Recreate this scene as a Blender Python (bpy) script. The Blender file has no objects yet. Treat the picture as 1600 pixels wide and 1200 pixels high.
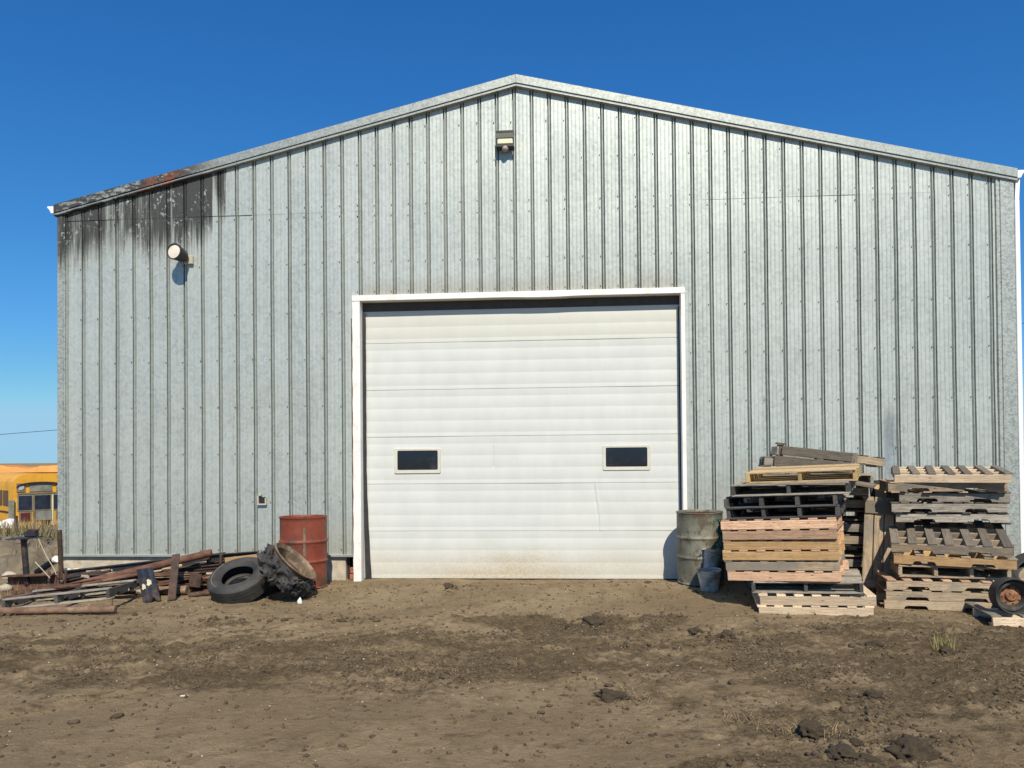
import bpy, bmesh, math, random
import numpy as np
from mathutils import Vector, Matrix, noise as mnoise
R = math.radians
random.seed(7); rng = np.random.default_rng(7)
sc = bpy.context.scene
col = sc.collection

# ------------------------------------------------------------------ camera, sky, sun
F, HOR, ROLL, PITCH, EYE = 1200.0, 701.0, 0.0090, 0.0125, 1.63      # focal length in px of a 1600 px wide picture
cam_d = bpy.data.cameras.new('camera'); cam = bpy.data.objects.new('camera', cam_d); col.objects.link(cam)
cam_d.sensor_width = 36.0; cam_d.lens = 36.0*F/1600.0
cam_d.shift_y = (HOR-600.0)/1600.0
cam_d.clip_start = 0.05; cam_d.clip_end = 6000
FWD = Vector((0, math.cos(PITCH), math.sin(PITCH))); UP0 = Vector((0, -math.sin(PITCH), math.cos(PITCH))); X0 = Vector((1, 0, 0))
CR = X0*math.cos(ROLL) - UP0*math.sin(ROLL); CU = X0*math.sin(ROLL) + UP0*math.cos(ROLL)
m = Matrix(((CR.x, CU.x, -FWD.x, 0), (CR.y, CU.y, -FWD.y, 0), (CR.z, CU.z, -FWD.z, EYE), (0, 0, 0, 1)))
cam.matrix_world = m
sc.camera = cam
EL, AZ = R(46), R(171.5)                                # the sun: elevation, azimuth clockwise from +Y
w = bpy.data.worlds.new('World'); sc.world = w; w.use_nodes = True
nt = w.node_tree; nt.nodes.clear()
sky = nt.nodes.new('ShaderNodeTexSky'); sky.sky_type = 'NISHITA'; sky.sun_disc = False
sky.sun_elevation = EL; sky.sun_rotation = AZ; sky.altitude = 0; sky.air_density = 1.0; sky.dust_density = 0.0; sky.ozone_density = 6.0
bg = nt.nodes.new('ShaderNodeBackground'); bg.inputs[1].default_value = 0.071
wo = nt.nodes.new('ShaderNodeOutputWorld')
def skm(op, a, b):                                    # one colour grade for the whole sky: deeper, clearer prairie blue
    x = nt.nodes.new('ShaderNodeMath'); x.operation = op
    for i, v in enumerate((a, b)):
        if isinstance(v, float): x.inputs[i].default_value = v
        else: nt.links.new(v, x.inputs[i])
    return x.outputs[0]
sp_ = nt.nodes.new('ShaderNodeSeparateColor'); cb_ = nt.nodes.new('ShaderNodeCombineColor'); nt.links.new(sky.outputs[0], sp_.inputs[0])
gg = skm('MINIMUM', skm('MULTIPLY', skm('POWER', sp_.outputs[1], .953), 1.20), 7.8)
rr_ = skm('MINIMUM', skm('MULTIPLY', skm('POWER', sp_.outputs[0], 1.39), .39), skm('MULTIPLY', gg, .56))
bb_ = skm('MINIMUM', skm('MULTIPLY', skm('POWER', sp_.outputs[2], .75), 2.38), 10.6)
for i, v in enumerate((rr_, gg, bb_)): nt.links.new(v, cb_.inputs[i])
nt.links.new(cb_.outputs[0], bg.inputs[0]); nt.links.new(bg.outputs[0], wo.inputs[0])
sd = bpy.data.lights.new('sun', 'SUN'); sd.energy = 5.0; sd.angle = R(0.55); sd.color = (1.0, 0.905, 0.745)
sun = bpy.data.objects.new('sun', sd); col.objects.link(sun)
to_sun = Vector((math.sin(AZ)*math.cos(EL), math.cos(AZ)*math.cos(EL), math.sin(EL)))
sun.rotation_euler = to_sun.to_track_quat('Z', 'Y').to_euler(); sun.location = (5, -10, 12)
sc.view_settings.view_transform = 'Standard'; sc.view_settings.look = 'None'
sc.view_settings.exposure = 0.13; sc.view_settings.gamma = 1.0; sc.view_settings.use_curve_mapping = False

def at(px, py, Y):
    """the point of the place that lies Y metres ahead, measured off the photograph"""
    d = FWD + CR*((px-800)/F) + CU*((HOR-py)/F)
    return Vector((0, 0, EYE)) + d*(Y/d.y)

# ------------------------------------------------------------------ helpers
def tag(o, label=None, cat=None, group=None, kind=None):
    if label: o['label'] = label
    if cat: o['category'] = cat
    if group: o['group'] = group
    if kind: o['kind'] = kind
    return o
def link(name, me, parent=None, mat=None):
    o = bpy.data.objects.new(name, me); col.objects.link(o)
    if parent: o.parent = parent
    if mat and me is not None and not me.materials: me.materials.append(mat)
    return o
def empty(name, loc=(0, 0, 0), rz=0.0, label=None, cat=None, group=None, mtx=None):
    o = bpy.data.objects.new(name, None); col.objects.link(o); o.empty_display_size = 0.1
    if mtx is not None: o.matrix_world = mtx
    else: o.location = loc; o.rotation_euler = (0, 0, rz)
    return tag(o, label, cat, group)
class MB:
    def __init__(s): s.v = []; s.f = []
    def add(s, vs, fs):
        b = len(s.v); s.v += [tuple(v) for v in vs]; s.f += [tuple(b+i for i in f) for f in fs]; return s
    def box(s, x0, x1, y0, y1, z0, z1, M=None):
        vs = [Vector(p) for p in ((x0,y0,z0),(x1,y0,z0),(x1,y1,z0),(x0,y1,z0),(x0,y0,z1),(x1,y0,z1),(x1,y1,z1),(x0,y1,z1))]
        if M is not None: vs = [M @ v for v in vs]
        return s.add(vs, [(3,2,1,0),(4,5,6,7),(0,1,5,4),(1,2,6,5),(2,3,7,6),(3,0,4,7)])
    def prism(s, prof, p0, p1, up=(0,0,1), M=None, taper=1.0):
        """2-D profile (a,b) carried from p0 to p1; a = sideways, b = up"""
        p0 = Vector(p0); p1 = Vector(p1); d = (p1-p0).normalized(); up = Vector(up)
        a = d.cross(up); a.normalize(); b = a.cross(d); n = len(prof)
        vs = [p0 + a*q[0] + b*q[1] for q in prof] + [p1 + (a*q[0] + b*q[1])*taper for q in prof]
        if M is not None: vs = [M @ v for v in vs]
        return s.add(vs, [tuple(range(n))[::-1], tuple(range(n, 2*n))] + [(i, (i+1)%n, n+(i+1)%n, n+i) for i in range(n)])
    def bar(s, p0, p1, w, h, up=(0,0,1)):
        return s.prism([(-w/2,-h/2),(w/2,-h/2),(w/2,h/2),(-w/2,h/2)], p0, p1, up)
    def cyl(s, p0, p1, r, n=14, r1=None):
        return s.prism([(r*math.cos(2*math.pi*i/n), r*math.sin(2*math.pi*i/n)) for i in range(n)], p0, p1, (0.013,0.02,1) if abs((Vector(p1)-Vector(p0)).normalized().z) < .98 else (1,0,0), None, (r1/r if r1 else 1))
    def tube(s, pts, r, n=8):
        pts = [Vector(p) for p in pts]; k = len(pts); vs = []; ref = Vector((.31,.22,.92)).normalized()
        for i, p in enumerate(pts):
            d = (pts[min(i+1,k-1)] - pts[max(i-1,0)]).normalized()
            a = d.cross(ref)
            if a.length < .1: a = d.cross(Vector((1,0,0)))
            a.normalize(); b = a.cross(d); rr = r[i] if isinstance(r, (list, tuple)) else r
            vs += [p + (a*math.cos(2*math.pi*j/n) + b*math.sin(2*math.pi*j/n))*rr for j in range(n)]
        fs = [(i*n+j, i*n+(j+1)%n, (i+1)*n+(j+1)%n, (i+1)*n+j) for i in range(k-1) for j in range(n)]
        fs += [tuple(range(n))[::-1], tuple((k-1)*n+j for j in range(n))]
        return s.add(vs, fs)
    def lathe(s, prof, n=40, M=None, jit=None, close=False):
        vs = []; k = len(prof)
        for i, (r, z) in enumerate(prof):
            for j in range(n):
                a = 2*math.pi*j/n; rr = r; zz = z
                if jit: rr, zz = jit(r, z, a)
                vs.append(Vector((rr*math.cos(a), rr*math.sin(a), zz)))
        if M is not None: vs = [M @ v for v in vs]
        kk = k if close else k-1
        return s.add(vs, [(i*n+j, i*n+(j+1)%n, ((i+1)%k)*n+(j+1)%n, ((i+1)%k)*n+j) for i in range(kk) for j in range(n)])
    def mesh(s, name, mat=None, smooth=False, bevel=0.0, ang=35):
        me = bpy.data.meshes.new(name); me.from_pydata(s.v, [], s.f)
        bm = bmesh.new(); bm.from_mesh(me); bmesh.ops.recalc_face_normals(bm, faces=bm.faces)
        if bevel: bmesh.ops.bevel(bm, geom=bm.edges[:], offset=bevel, segments=1, affect='EDGES', clamp_overlap=True)
        bm.to_mesh(me); bm.free()
        if mat: me.materials.append(mat)
        if smooth:
            me.shade_smooth()
            try: me.set_sharp_from_angle(angle=R(ang))
            except Exception: pass
        return me
    def build(s, name, mat, parent=None, smooth=False, bevel=0.0, ang=35):
        return link(name, s.mesh(name, mat, smooth, bevel, ang), parent)

def smooth01(a, b, x):
    t = np.clip((x-a)/(b-a), 0, 1); return t*t*(3-2*t)
_LAT = rng.random((257, 257)).astype(np.float32)
def vnoise(x, y, s, seed=0):
    x = x*s + seed*17.13; y = y*s + seed*9.71
    xi = np.floor(x).astype(np.int64); yi = np.floor(y).astype(np.int64)
    fx = x-xi; fy = y-yi; fx = fx*fx*(3-2*fx); fy = fy*fy*(3-2*fy)
    a = _LAT[xi & 255, yi & 255]; b = _LAT[(xi+1) & 255, yi & 255]; c = _LAT[xi & 255, (yi+1) & 255]; d = _LAT[(xi+1) & 255, (yi+1) & 255]
    return (a*(1-fx)+b*fx)*(1-fy) + (c*(1-fx)+d*fx)*fy - .5
def fbm(x, y, s, o=4, seed=0, g=.5):
    r = 0; amp = 1
    for i in range(o):
        c, t = math.cos(.6+i*1.1), math.sin(.6+i*1.1)
        r = r + amp*vnoise(x*c - y*t, x*t + y*c, s*2**i, seed+i*3); amp *= g
    return r

# ------------------------------------------------------------------ node materials
class NM:
    def __init__(s, name):
        s.m = bpy.data.materials.new(name); s.m.use_nodes = True; s.t = s.m.node_tree; s.t.nodes.clear()
        s.out = s.n('ShaderNodeOutputMaterial'); s.b = s.n('ShaderNodeBsdfPrincipled'); s.L(s.b.outputs[0], s.out.inputs[0])
        s.tc = s.n('ShaderNodeTexCoord'); s.obj = s.tc.outputs['Object']
    def n(s, t, **k):
        x = s.t.nodes.new(t)
        for a, b in k.items(): setattr(x, a, b)
        return x
    def L(s, a, b): s.t.links.new(a, b)
    def put(s, sock, v):
        if hasattr(v, 'is_output') or isinstance(v, bpy.types.NodeSocket): s.L(v, sock)
        else: sock.default_value = v
    def math(s, op, a, b=0.0, c=0.0, clamp=False):
        x = s.n('ShaderNodeMath', operation=op); x.use_clamp = clamp
        s.put(x.inputs[0], a); s.put(x.inputs[1], b); s.put(x.inputs[2], c); return x.outputs[0]
    def map(s, v, scale=(1,1,1), loc=(0,0,0), rot=(0,0,0)):
        x = s.n('ShaderNodeMapping'); s.L(v, x.inputs[0]); s.put(x.inputs[3], scale); s.put(x.inputs[1], loc); s.put(x.inputs[2], rot); return x.outputs[0]
    def noise(s, v, scale=5, detail=4, rough=.55, dist=0.0):
        x = s.n('ShaderNodeTexNoise'); s.L(v, x.inputs['Vector']); x.inputs['Scale'].default_value = scale
        x.inputs['Detail'].default_value = detail; x.inputs['Roughness'].default_value = rough; x.inputs['Distortion'].default_value = dist; return x.outputs[0]
    def voro(s, v, scale=5, out='Color', feat='F1', rnd=1.0):
        x = s.n('ShaderNodeTexVoronoi', feature=feat); s.L(v, x.inputs['Vector']); x.inputs['Scale'].default_value = scale; x.inputs['Randomness'].default_value = rnd; return x.outputs[out]
    def ramp(s, f, stops, interp='LINEAR'):
        x = s.n('ShaderNodeValToRGB'); x.color_ramp.interpolation = interp; e = x.color_ramp.elements
        while len(e) < len(stops): e.new(.5)
        for i, (p, c) in enumerate(stops):
            e[i].position = p; e[i].color = tuple(c)+(1,) if isinstance(c, tuple) else (c, c, c, 1)
        s.put(x.inputs[0], f); return x.outputs[0]
    def step(s, f, a, b):
        x = s.n('ShaderNodeMapRange', interpolation_type='SMOOTHSTEP'); s.put(x.inputs[0], f); s.put(x.inputs[1], a); s.put(x.inputs[2], b); return x.outputs[0]
    def mix(s, f, a, b, mode='MIX'):
        x = s.n('ShaderNodeMix', data_type='RGBA', blend_type=mode); s.put(x.inputs[0], f)
        for i, v in ((6, a), (7, b)):
            if isinstance(v, tuple): v = tuple(v)+(1,) if len(v) == 3 else v
            elif isinstance(v, float): v = (v, v, v, 1)
            s.put(x.inputs[i], v)
        return x.outputs[2]
    def sep(s, v):
        x = s.n('ShaderNodeSeparateXYZ'); s.L(v, x.inputs[0]); return x.outputs
    def comb(s, a, b, c):
        x = s.n('ShaderNodeCombineXYZ'); s.put(x.inputs[0], a); s.put(x.inputs[1], b); s.put(x.inputs[2], c); return x.outputs[0]
    def vadd(s, a, b, op='ADD'):
        x = s.n('ShaderNodeVectorMath', operation=op); s.put(x.inputs[0], a); s.put(x.inputs[1], b); return x.outputs[0]
    def rand(s):
        x = s.n('ShaderNodeObjectInfo'); return x.outputs['Random']
    def bump(s, h, strength=.5, dist=.01):
        x = s.n('ShaderNodeBump'); s.put(x.inputs['Height'], h); x.inputs['Strength'].default_value = strength; x.inputs['Distance'].default_value = dist
        s.L(x.outputs[0], s.b.inputs['Normal'])
    def done(s, colr=None, rough=.7, metal=0.0, spec=None):
        if colr is not None: s.put(s.b.inputs['Base Color'], tuple(colr)+(1,) if isinstance(colr, tuple) and len(colr) == 3 else colr)
        s.put(s.b.inputs['Roughness'], rough); s.put(s.b.inputs['Metallic'], metal)
        if spec is not None: s.put(s.b.inputs['Specular IOR Level'], spec)
        return s.m

def wood(name, lo, hi, knot=(.10,.05,.025), dirt=.25, grey=None):
    s = NM(name); rnd = s.rand()
    off = s.comb(s.math('MULTIPLY', rnd, 37.0), s.math('MULTIPLY', rnd, 91.0), s.math('MULTIPLY', rnd, 53.0))
    v = s.vadd(s.obj, off)
    g = s.noise(s.map(v, (1.6, 26, 26)), 3.2, 5, .62, .5)
    g2 = s.noise(s.map(v, (6, 60, 60)), 4, 3, .6)
    big = s.noise(v, 2.6, 3, .6)
    c = s.mix(s.step(g, .30, .70), lo, hi)
    c = s.mix(s.math('MULTIPLY', s.step(g2, .50, .68), .55), c, tuple(x*.55 for x in lo))
    d = s.voro(s.map(v, (5, 17, 17)), 1.0, 'Distance')
    k = s.step(d, .13, .05)
    c = s.mix(s.math('MULTIPLY', k, .85), c, knot)
    if grey: c = s.mix(s.step(big, .47, .60), c, grey)
    c = s.mix(s.math('MULTIPLY', s.step(s.noise(v, 9, 4, .7), .52, .72), dirt), c, (.05,.04,.03))
    bright = s.math('ADD', s.math('MULTIPLY', s.math('FRACT', s.math('MULTIPLY', rnd, 7.77)), .62), .66)
    c = s.mix(1.0, c, s.comb(bright, bright, bright), 'MULTIPLY')
    s.bump(s.math('ADD', g, s.math('MULTIPLY', g2, .5)), .55, .006)
    return s.done(c, .82)
W_FRESH = wood('wood_fresh_pine', (.54,.41,.27), (.76,.61,.43), (.17,.09,.045), .16)
W_PINK  = wood('wood_pink_pine', (.43,.265,.16), (.70,.465,.305), (.13,.06,.032), .30)
W_ORNG  = wood('wood_orange_pine', (.45,.27,.115), (.66,.43,.21), (.15,.07,.025), .22)
W_YELL  = wood('wood_yellow_pine', (.45,.30,.125), (.62,.44,.20), (.15,.08,.03), .18)
W_TANY  = wood('wood_honey', (.34,.235,.115), (.52,.385,.215), (.13,.07,.03), .3)
W_TAN   = wood('wood_tan', (.25,.19,.125), (.47,.37,.25), (.09,.075,.035), .35, (.24,.205,.16))
W_GREY  = wood('wood_grey', (.185,.165,.135), (.47,.425,.35), (.07,.075,.05), .35)
W_DARK  = wood('wood_dark', (.045,.042,.040), (.125,.118,.108), (.03,.026,.024), .45)
W_SLAT  = wood('wood_slat_brown', (.12,.10,.078), (.21,.18,.14), (.06,.045,.03), .30)

def roofline_node(s, x):   # height of the roof over the wall, in the shed's own frame
    return s.math('SUBTRACT', 6.70, s.math('MULTIPLY', s.math('ABSOLUTE', s.math('SUBTRACT', x, .10)), .236))
def galvanised(name, base=.40, stain=False, trim=False, spangle=38, contrast=1.0):
    s = NM(name); o = s.obj; x, y, z = s.sep(o)
    cell = s.sep(s.voro(s.map(o, (1, .3, 1)), spangle))[0]
    fine = s.noise(s.map(o, (1,1,1)), 60, 3, .6)
    mid = s.noise(s.map(o, (1.6,1,.5)), 2.2, 4, .65)
    streak = s.noise(s.map(o, (16,1,.55)), 1.3, 4, .6)
    f = s.math('ADD', s.math('MULTIPLY', s.math('SUBTRACT', cell, .5), .14*contrast), s.math('MULTIPLY', s.math('SUBTRACT', fine, .5), .12*contrast)); f = s.math('ADD', f, .22)
    bayt = s.noise(s.map(o, (4.3,1,.06)), 1.0, 2, .6)
    f = s.math('ADD', f, s.math('MULTIPLY', s.math('SUBTRACT', bayt, .5), .34)); f = s.math('ADD', f, s.math('MULTIPLY', s.math('SUBTRACT', s.rand(), .5), .07))
    f = s.math('ADD', f, s.math('MULTIPLY', mid, .34)); f = s.math('ADD', f, s.math('MULTIPLY', streak, .26))
    c = s.ramp(f, [(.22, (base*.76, base*.84, base*.79)), (.48, (base*1.06, base*1.155, base*1.075)), (.78, (base*1.28, base*1.38, base*1.29))])
    if not trim:   # zinc oxide bloom low down, dirt splash at the foot, thin scratches at the left end
        c = s.mix(s.math('MULTIPLY', s.step(z, .75, .34), .35), c, (.42,.40,.32))
        sc1 = s.step(s.noise(s.map(o, (34,1,.8)), 1.6, 2, .5), .665, .70)
        low = s.math('MULTIPLY', s.step(z, 2.3, 1.3), s.step(x, -4.6, -5.5))
        c = s.mix(s.math('MULTIPLY', s.math('MULTIPLY', sc1, low), .8), c, (.09,.10,.11))
        # dull tan dust above the door head
        dh = s.math('MULTIPLY', s.math('MULTIPLY', s.step(z, 4.15, 3.86), s.step(x, -2.1, -1.9)), s.step(x, 2.3, 2.1))
        c = s.mix(s.math('MULTIPLY', dh, .45), c, (.36,.30,.22))
        # dark bluish patch over the smashed sheet by the right stack
        dd = s.math('MULTIPLY', s.step(s.math('ABSOLUTE', s.math('SUBTRACT', x, 4.86)), .12, .02), s.math('MULTIPLY', s.step(z, 2.35, 2.0), s.step(z, 1.1, 1.5)))
        c = s.mix(s.math('MULTIPLY', dd, .45), c, (.12,.15,.2))
    rough = .5
    if stain:
        d = s.math('SUBTRACT', roofline_node(s, x), z)
        D = s.ramp(s.math('DIVIDE', s.math('ADD', x, 6.5), 3.0), [(0.0, .52), (.2, .50), (.34, .46), (.50, .62), (.58, .60), (.73, .62), (.80, .56), (.805, .20), (.835, .48), (.862, .50), (.875, .0), (.885, .24), (.90, .22), (.915, 0.0)])
        A = s.ramp(s.math('DIVIDE', s.math('ADD', x, 6.5), 3.0), [(0.0, .98), (.10, .80), (.30, .76), (.45, .80), (.56, .88), (.62, .98), (.66, 1.0), (.78, 1.0), (.81, .82), (.86, .84), (.90, .55)])
        st = s.noise(s.map(o, (15,1,.5)), 1.9, 4, .62)
        st2 = s.noise(s.map(o, (42,1,1.3)), 1.6, 3, .6)
        reach = s.math('MULTIPLY', D, s.math('ADD', .75, s.math('MULTIPLY', st, 2.2)))
        body = s.step(s.math('SUBTRACT', reach, d), -.12, .40)
        bay = s.noise(s.map(o, (8.5,1,.12)), 1.0, 1, .5)
        dens = s.math('ADD', s.math('ADD', s.math('MULTIPLY', st2, .9), s.math('MULTIPLY', bay, 1.0)), s.math('SUBTRACT', A, 1.12))
        k = s.math('MULTIPLY', body, s.step(dens, .10, .66), clamp=True)
        fl = s.noise(s.map(o, (1.5,1,1)), 15, 6, .72)
        flz = s.noise(o, 2.6, 2, .5)
        peel = s.math('MULTIPLY', s.step(fl, .56, .60), s.step(flz, .48, .58))
        if trim: k = s.math('MULTIPLY', s.step(x, -3.6, -4.6), s.step(s.noise(s.map(o, (1,1,3)), 6, 5, .72), .38, .50))
        k = s.math('MULTIPLY', k, s.math('SUBTRACT', 1.0, peel), clamp=True)
        c = s.mix(s.math('MULTIPLY', s.math('MULTIPLY', peel, body), .6), c, (.46,.49,.49))
        c = s.mix(s.math('MULTIPLY', k, .93), c, (.016,.017,.021))
        if trim:
            ru = s.math('MULTIPLY', s.step(s.math('ABSOLUTE', s.math('ADD', x, 4.78)), .50, .10), s.step(s.noise(o, 9, 3, .6), .43, .56))
            c = s.mix(ru, c, (.17,.055,.025))
        rough = s.math('ADD', .46, s.math('MULTIPLY', k, .35))
    s.bump(s.math('ADD', s.noise(s.map(o, (1,1,.35)), 3.2, 3, .5), s.math('MULTIPLY', fine, .03)), .18, .03)
    return s.done(c, rough, .42 if not stain else s.math('MULTIPLY', s.math('SUBTRACT', 1.0, s.math('MULTIPLY', k, .9)), .42))
M_GALV = galvanised('galvanised_steel', .43, True, False, 26, 1.7)
M_TRIM = galvanised('galvanised_trim', .32, True, True, 48, 3.4)
M_CORN = galvanised('galvanised_corner', .36, True, False, 44, 4.2)

def plain(name, c, rough=.6, metal=0.0, var=.15, scale=8, bump=0.0, grime=None, gsc=6):
    s = NM(name); n = s.noise(s.obj, scale, 4, .6)
    cc = s.mix(s.step(n, .3, .7), tuple(v*(1-var) for v in c), tuple(min(1, v*(1+var)) for v in c))
    if grime: cc = s.mix(s.step(s.noise(s.vadd(s.obj, (3.1,1.7,.4)), gsc, 5, .7), .50, .66), cc, grime)
    if bump: s.bump(s.noise(s.obj, scale*6, 4, .6), bump, .01)
    return s.done(cc, rough, metal)
M_WHITE = plain('white_trim_paint', (.80,.80,.77), .45, 0, .03, 5, 0, (.72,.70,.64), 5)
M_WFRAME = plain('window_frame_cream', (.58,.56,.48), .5, 0, .05, 9)
M_GUTTER = plain('white_gutter', (.82,.83,.83), .4, 0, .03)
M_CONC = plain('concrete', (.47,.42,.33), .9, 0, .16, 9, .3, (.36,.31,.23), 4)
M_BLACKR = plain('black_rubber_seal', (.022,.022,.024), .75, 0, .3, 12, .2)
M_DARK = plain('dark_metal', (.030,.031,.036), .5, .3, .3, 12, .1, (.10,.055,.035), 7)
M_BLACK = plain('black_void', (.012,.012,.013), .8)
M_RUST = plain('rusty_steel', (.105,.047,.028), .85, 0, .42, 9, .5, (.19,.10,.06), 5)
M_RUSTD = plain('dark_rusty_steel', (.062,.038,.028), .8, .1, .4, 9, .4, (.15,.07,.04), 6)
M_RUSTL = plain('pale_rusty_pipe', (.20,.125,.075), .8, 0, .35, 9, .3, (.50,.42,.32), 7)
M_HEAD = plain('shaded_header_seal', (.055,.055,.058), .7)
M_BRICK = plain('red_brick', (.33,.12,.07), .9, 0, .3, 20, .4)
M_PAIL = plain('dull_pail_metal', (.52,.49,.44), .5, .15, .22, 9, .1, (.22,.20,.17), 5)
M_PLY = plain('beige_board', (.50,.36,.18), .8, 0, .14, 4, .1, (.38,.27,.14), 5)
M_CREAM = plain('cream_paint', (.66,.60,.40), .6)
M_STRAP = plain('pale_wire', (.50,.44,.34), .6)
M_GREEN = plain('green_mesh', (.045,.13,.095), .7, 0, .35, 20, .3)
M_STONE = plain('white_stone', (.75,.72,.66), .8, 0, .1, 9, .2)
M_SIDEWALL = plain('side_wall_steel', (.36,.39,.38), .5, .35, .1, 3)
M_LENS = plain('lamp_lens', (.72,.66,.55), .25, 0, .12, 14)
M_LENS2 = plain('lamp_lens_yellow', (.74,.73,.52), .25, 0, .05, 14)
M_LAMPB = plain('lamp_body', (.045,.042,.040), .6, .2, .2)
M_LAMPO = plain('lamp_olive_hood', (.10,.105,.085), .55, 0, .2)
M_PINK = plain('lamp_photocell', (.38,.31,.30), .4, 0, .06)
M_TIN = plain('tin_box', (.50,.47,.38), .5, .2, .1)

def glass():
    s = NM('dark_window_glass'); n = s.noise(s.obj, 5, 3, .6)
    return s.done(s.mix(s.step(n, .45, .7), (.010,.013,.020), (.030,.034,.042)), .08, 0, .5)
M_GLASS = glass()
def door_mat():
    s = NM('door_white_steel'); o = s.obj; x, y, z = s.sep(o)
    v = s.math('MULTIPLY', s.noise(s.map(o, (1.2,1,.5)), 1.5, 3, .5), .06)
    c = s.mix(s.step(s.noise(s.map(o, (3,1,1)), 1.5, 4, .6), .3, .7), (.575,.60,.575), (.615,.635,.605))
    c = s.mix(s.math('MULTIPLY', s.step(z, 3.20, 3.23), .38), c, (.555,.55,.455))
    st = s.noise(s.map(o, (9,1,.9)), 1.8, 4, .6)
    c = s.mix(s.math('MULTIPLY', s.math('MULTIPLY', s.step(z, 3.25, 3.4), s.step(st, .50, .66)), .35), c, (.60,.58,.50))
    dn = s.noise(s.map(o, (1,1,2)), 1.6, 4, .6)
    reach = s.math('ADD', .10, s.math('MULTIPLY', dn, .62))
    low = s.step(s.math('SUBTRACT', reach, z), -.18, .34)
    sp = s.step(s.noise(o, 55, 4, .75), .40, .62)
    ctr = s.math('ADD', .42, s.math('MULTIPLY', s.step(s.math('ABSOLUTE', s.math('SUBTRACT', x, -.1)), 1.5, .2), .58))
    c = s.mix(s.math('MULTIPLY', s.math('MULTIPLY', low, ctr), s.math('ADD', .35, s.math('MULTIPLY', sp, .5))), c, (.44,.33,.165))
    c = s.mix(s.math('MULTIPLY', s.step(s.noise(o, 16, 5, .8), .70, .74), .5), c, (.38,.34,.27))
    s.bump(s.noise(s.map(o, (1,1,1)), 1.6, 3, .5), .25, .03)
    return s.done(c, .42)
M_DOOR = door_mat()
def drum_mat(name, c1, c2, rust, amt=.5):
    s = NM(name); o = s.obj; n = s.noise(s.map(o, (1,1,.7)), 5, 6, .7); n2 = s.noise(s.vadd(o, (5.,2.,1.)), 22, 4, .7)
    c = s.mix(s.step(s.noise(o, 3, 3, .6), .35, .65), c1, c2)
    c = s.mix(s.step(n, amt, amt+.10), c, rust)
    c = s.mix(s.math('MULTIPLY', s.step(n2, .58, .68), .6), c, tuple(v*.45 for v in rust))
    s.bump(n, .35, .02)
    return s.done(c, .62, .05)
M_RED = drum_mat('drum_red_paint', (.185,.036,.018), (.245,.058,.030), (.115,.050,.030), .52)
M_GREYD = drum_mat('drum_grey_green', (.12,.125,.095), (.22,.22,.175), (.11,.09,.06), .47)
M_DRUMIN = plain('drum_inside_rust', (.10,.04,.028), .9, 0, .4, 12, .3)
def tyre_mat():
    s = NM('tyre_rubber'); n = s.noise(s.obj, 6, 4, .6)
    c = s.mix(s.step(n, .35, .7), (.026,.0255,.025), (.050,.048,.045)); s.bump(s.noise(s.obj, 90, 3, .6), .25, .004)
    return s.done(c, .72)
M_TYRE = tyre_mat()
M_TYREP = plain('pale_worn_rubber', (.13,.13,.10), .8)
def bus_yellow():
    s = NM('bus_yellow'); n = s.noise(s.obj, 1.6, 5, .65)
    return s.done(s.mix(s.step(n, .48, .68), (.72,.37,.03), (.52,.27,.04)), .5)
M_BUS = bus_yellow(); M_BUSD = plain('bus_faded_panel', (.20,.155,.09), .7, 0, .3, 2); M_BUSG = plain('bus_grey_panel', (.20,.205,.17), .6, 0, .25, 3)
M_BUSGL = plain('bus_dark_glass', (.018,.024,.040), .35, 0, .5, 2); M_BUSR = plain('bus_red_lamp', (.09,.018,.018), .4, 0, .3); M_BUSO = plain('bus_orange_roof', (.62,.25,.055), .6, 0, .2, 1)

def soil(name, far=False):
    s = NM(name); o = s.obj
    a = s.n('ShaderNodeAttribute'); a.attribute_name = 'damp_shade'; mo = a.outputs['Fac']
    n1 = s.noise(o, .9, 5, .6); n2 = s.noise(o, 6, 6, .7); n3 = s.noise(o, 55, 5, .75); n4 = s.noise(s.map(o, (1,2.2,1)), 22, 5, .7)
    c = s.mix(s.step(n1, .36, .64), (.238,.177,.104), (.325,.247,.151))
    c = s.mix(s.math('MULTIPLY', s.step(n2, .46, .66), .55), c, (.170,.124,.070))
    f = s.math('MULTIPLY', mo, s.math('ADD', .58, s.math('MULTIPLY', s.step(n4, .35, .62), .42)), clamp=True)
    c = s.mix(s.math('MULTIPLY', f, .90), c, (.058,.041,.022))
    c = s.mix(s.math('MULTIPLY', s.step(n3, .45, .68), .30), c, (.30,.24,.145))
    sp = s.step(s.voro(o, 75, 'Distance'), .16, .09); sel = s.step(s.sep(s.voro(o, 75))[0], .93, .95)
    c = s.mix(s.math('MULTIPLY', sp, sel), c, (.48,.42,.32))
    n5 = s.noise(o, 170, 3, .8)
    c = s.mix(s.math('MULTIPLY', s.step(n5, .54, .70), .45), c, (.075,.053,.031))
    c = s.mix(s.math('MULTIPLY', s.step(n5, .44, .32), .35), c, (.34,.27,.17))
    if far:
        c = s.mix(s.step(s.noise(o, .35, 5, .7), .38, .55), c, (.27,.20,.10))
    h = s.math('ADD', s.math('MULTIPLY', n3, .75), s.math('ADD', s.math('MULTIPLY', n4, .6), s.math('MULTIPLY', n2, .6)))
    s.bump(h, 1.0, .030)
    return s.done(c, .95, 0, .1)
M_SOIL = soil('yard_soil'); M_FAR = soil('field_soil', True)
M_CLOD = plain('dark_clod', (.080,.058,.034), .95, 0, .3, 14, .9, (.115,.086,.048), 9)
M_CRUMB = plain('soil_crumb', (.115,.085,.048), .95, 0, .35, 7, .5)
M_PEB = plain('pale_pebble', (.50,.44,.36), .8, 0, .35, 3)
M_STRAW = plain('dry_straw', (.30,.22,.115), .8, 0, .3, 3)
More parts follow.
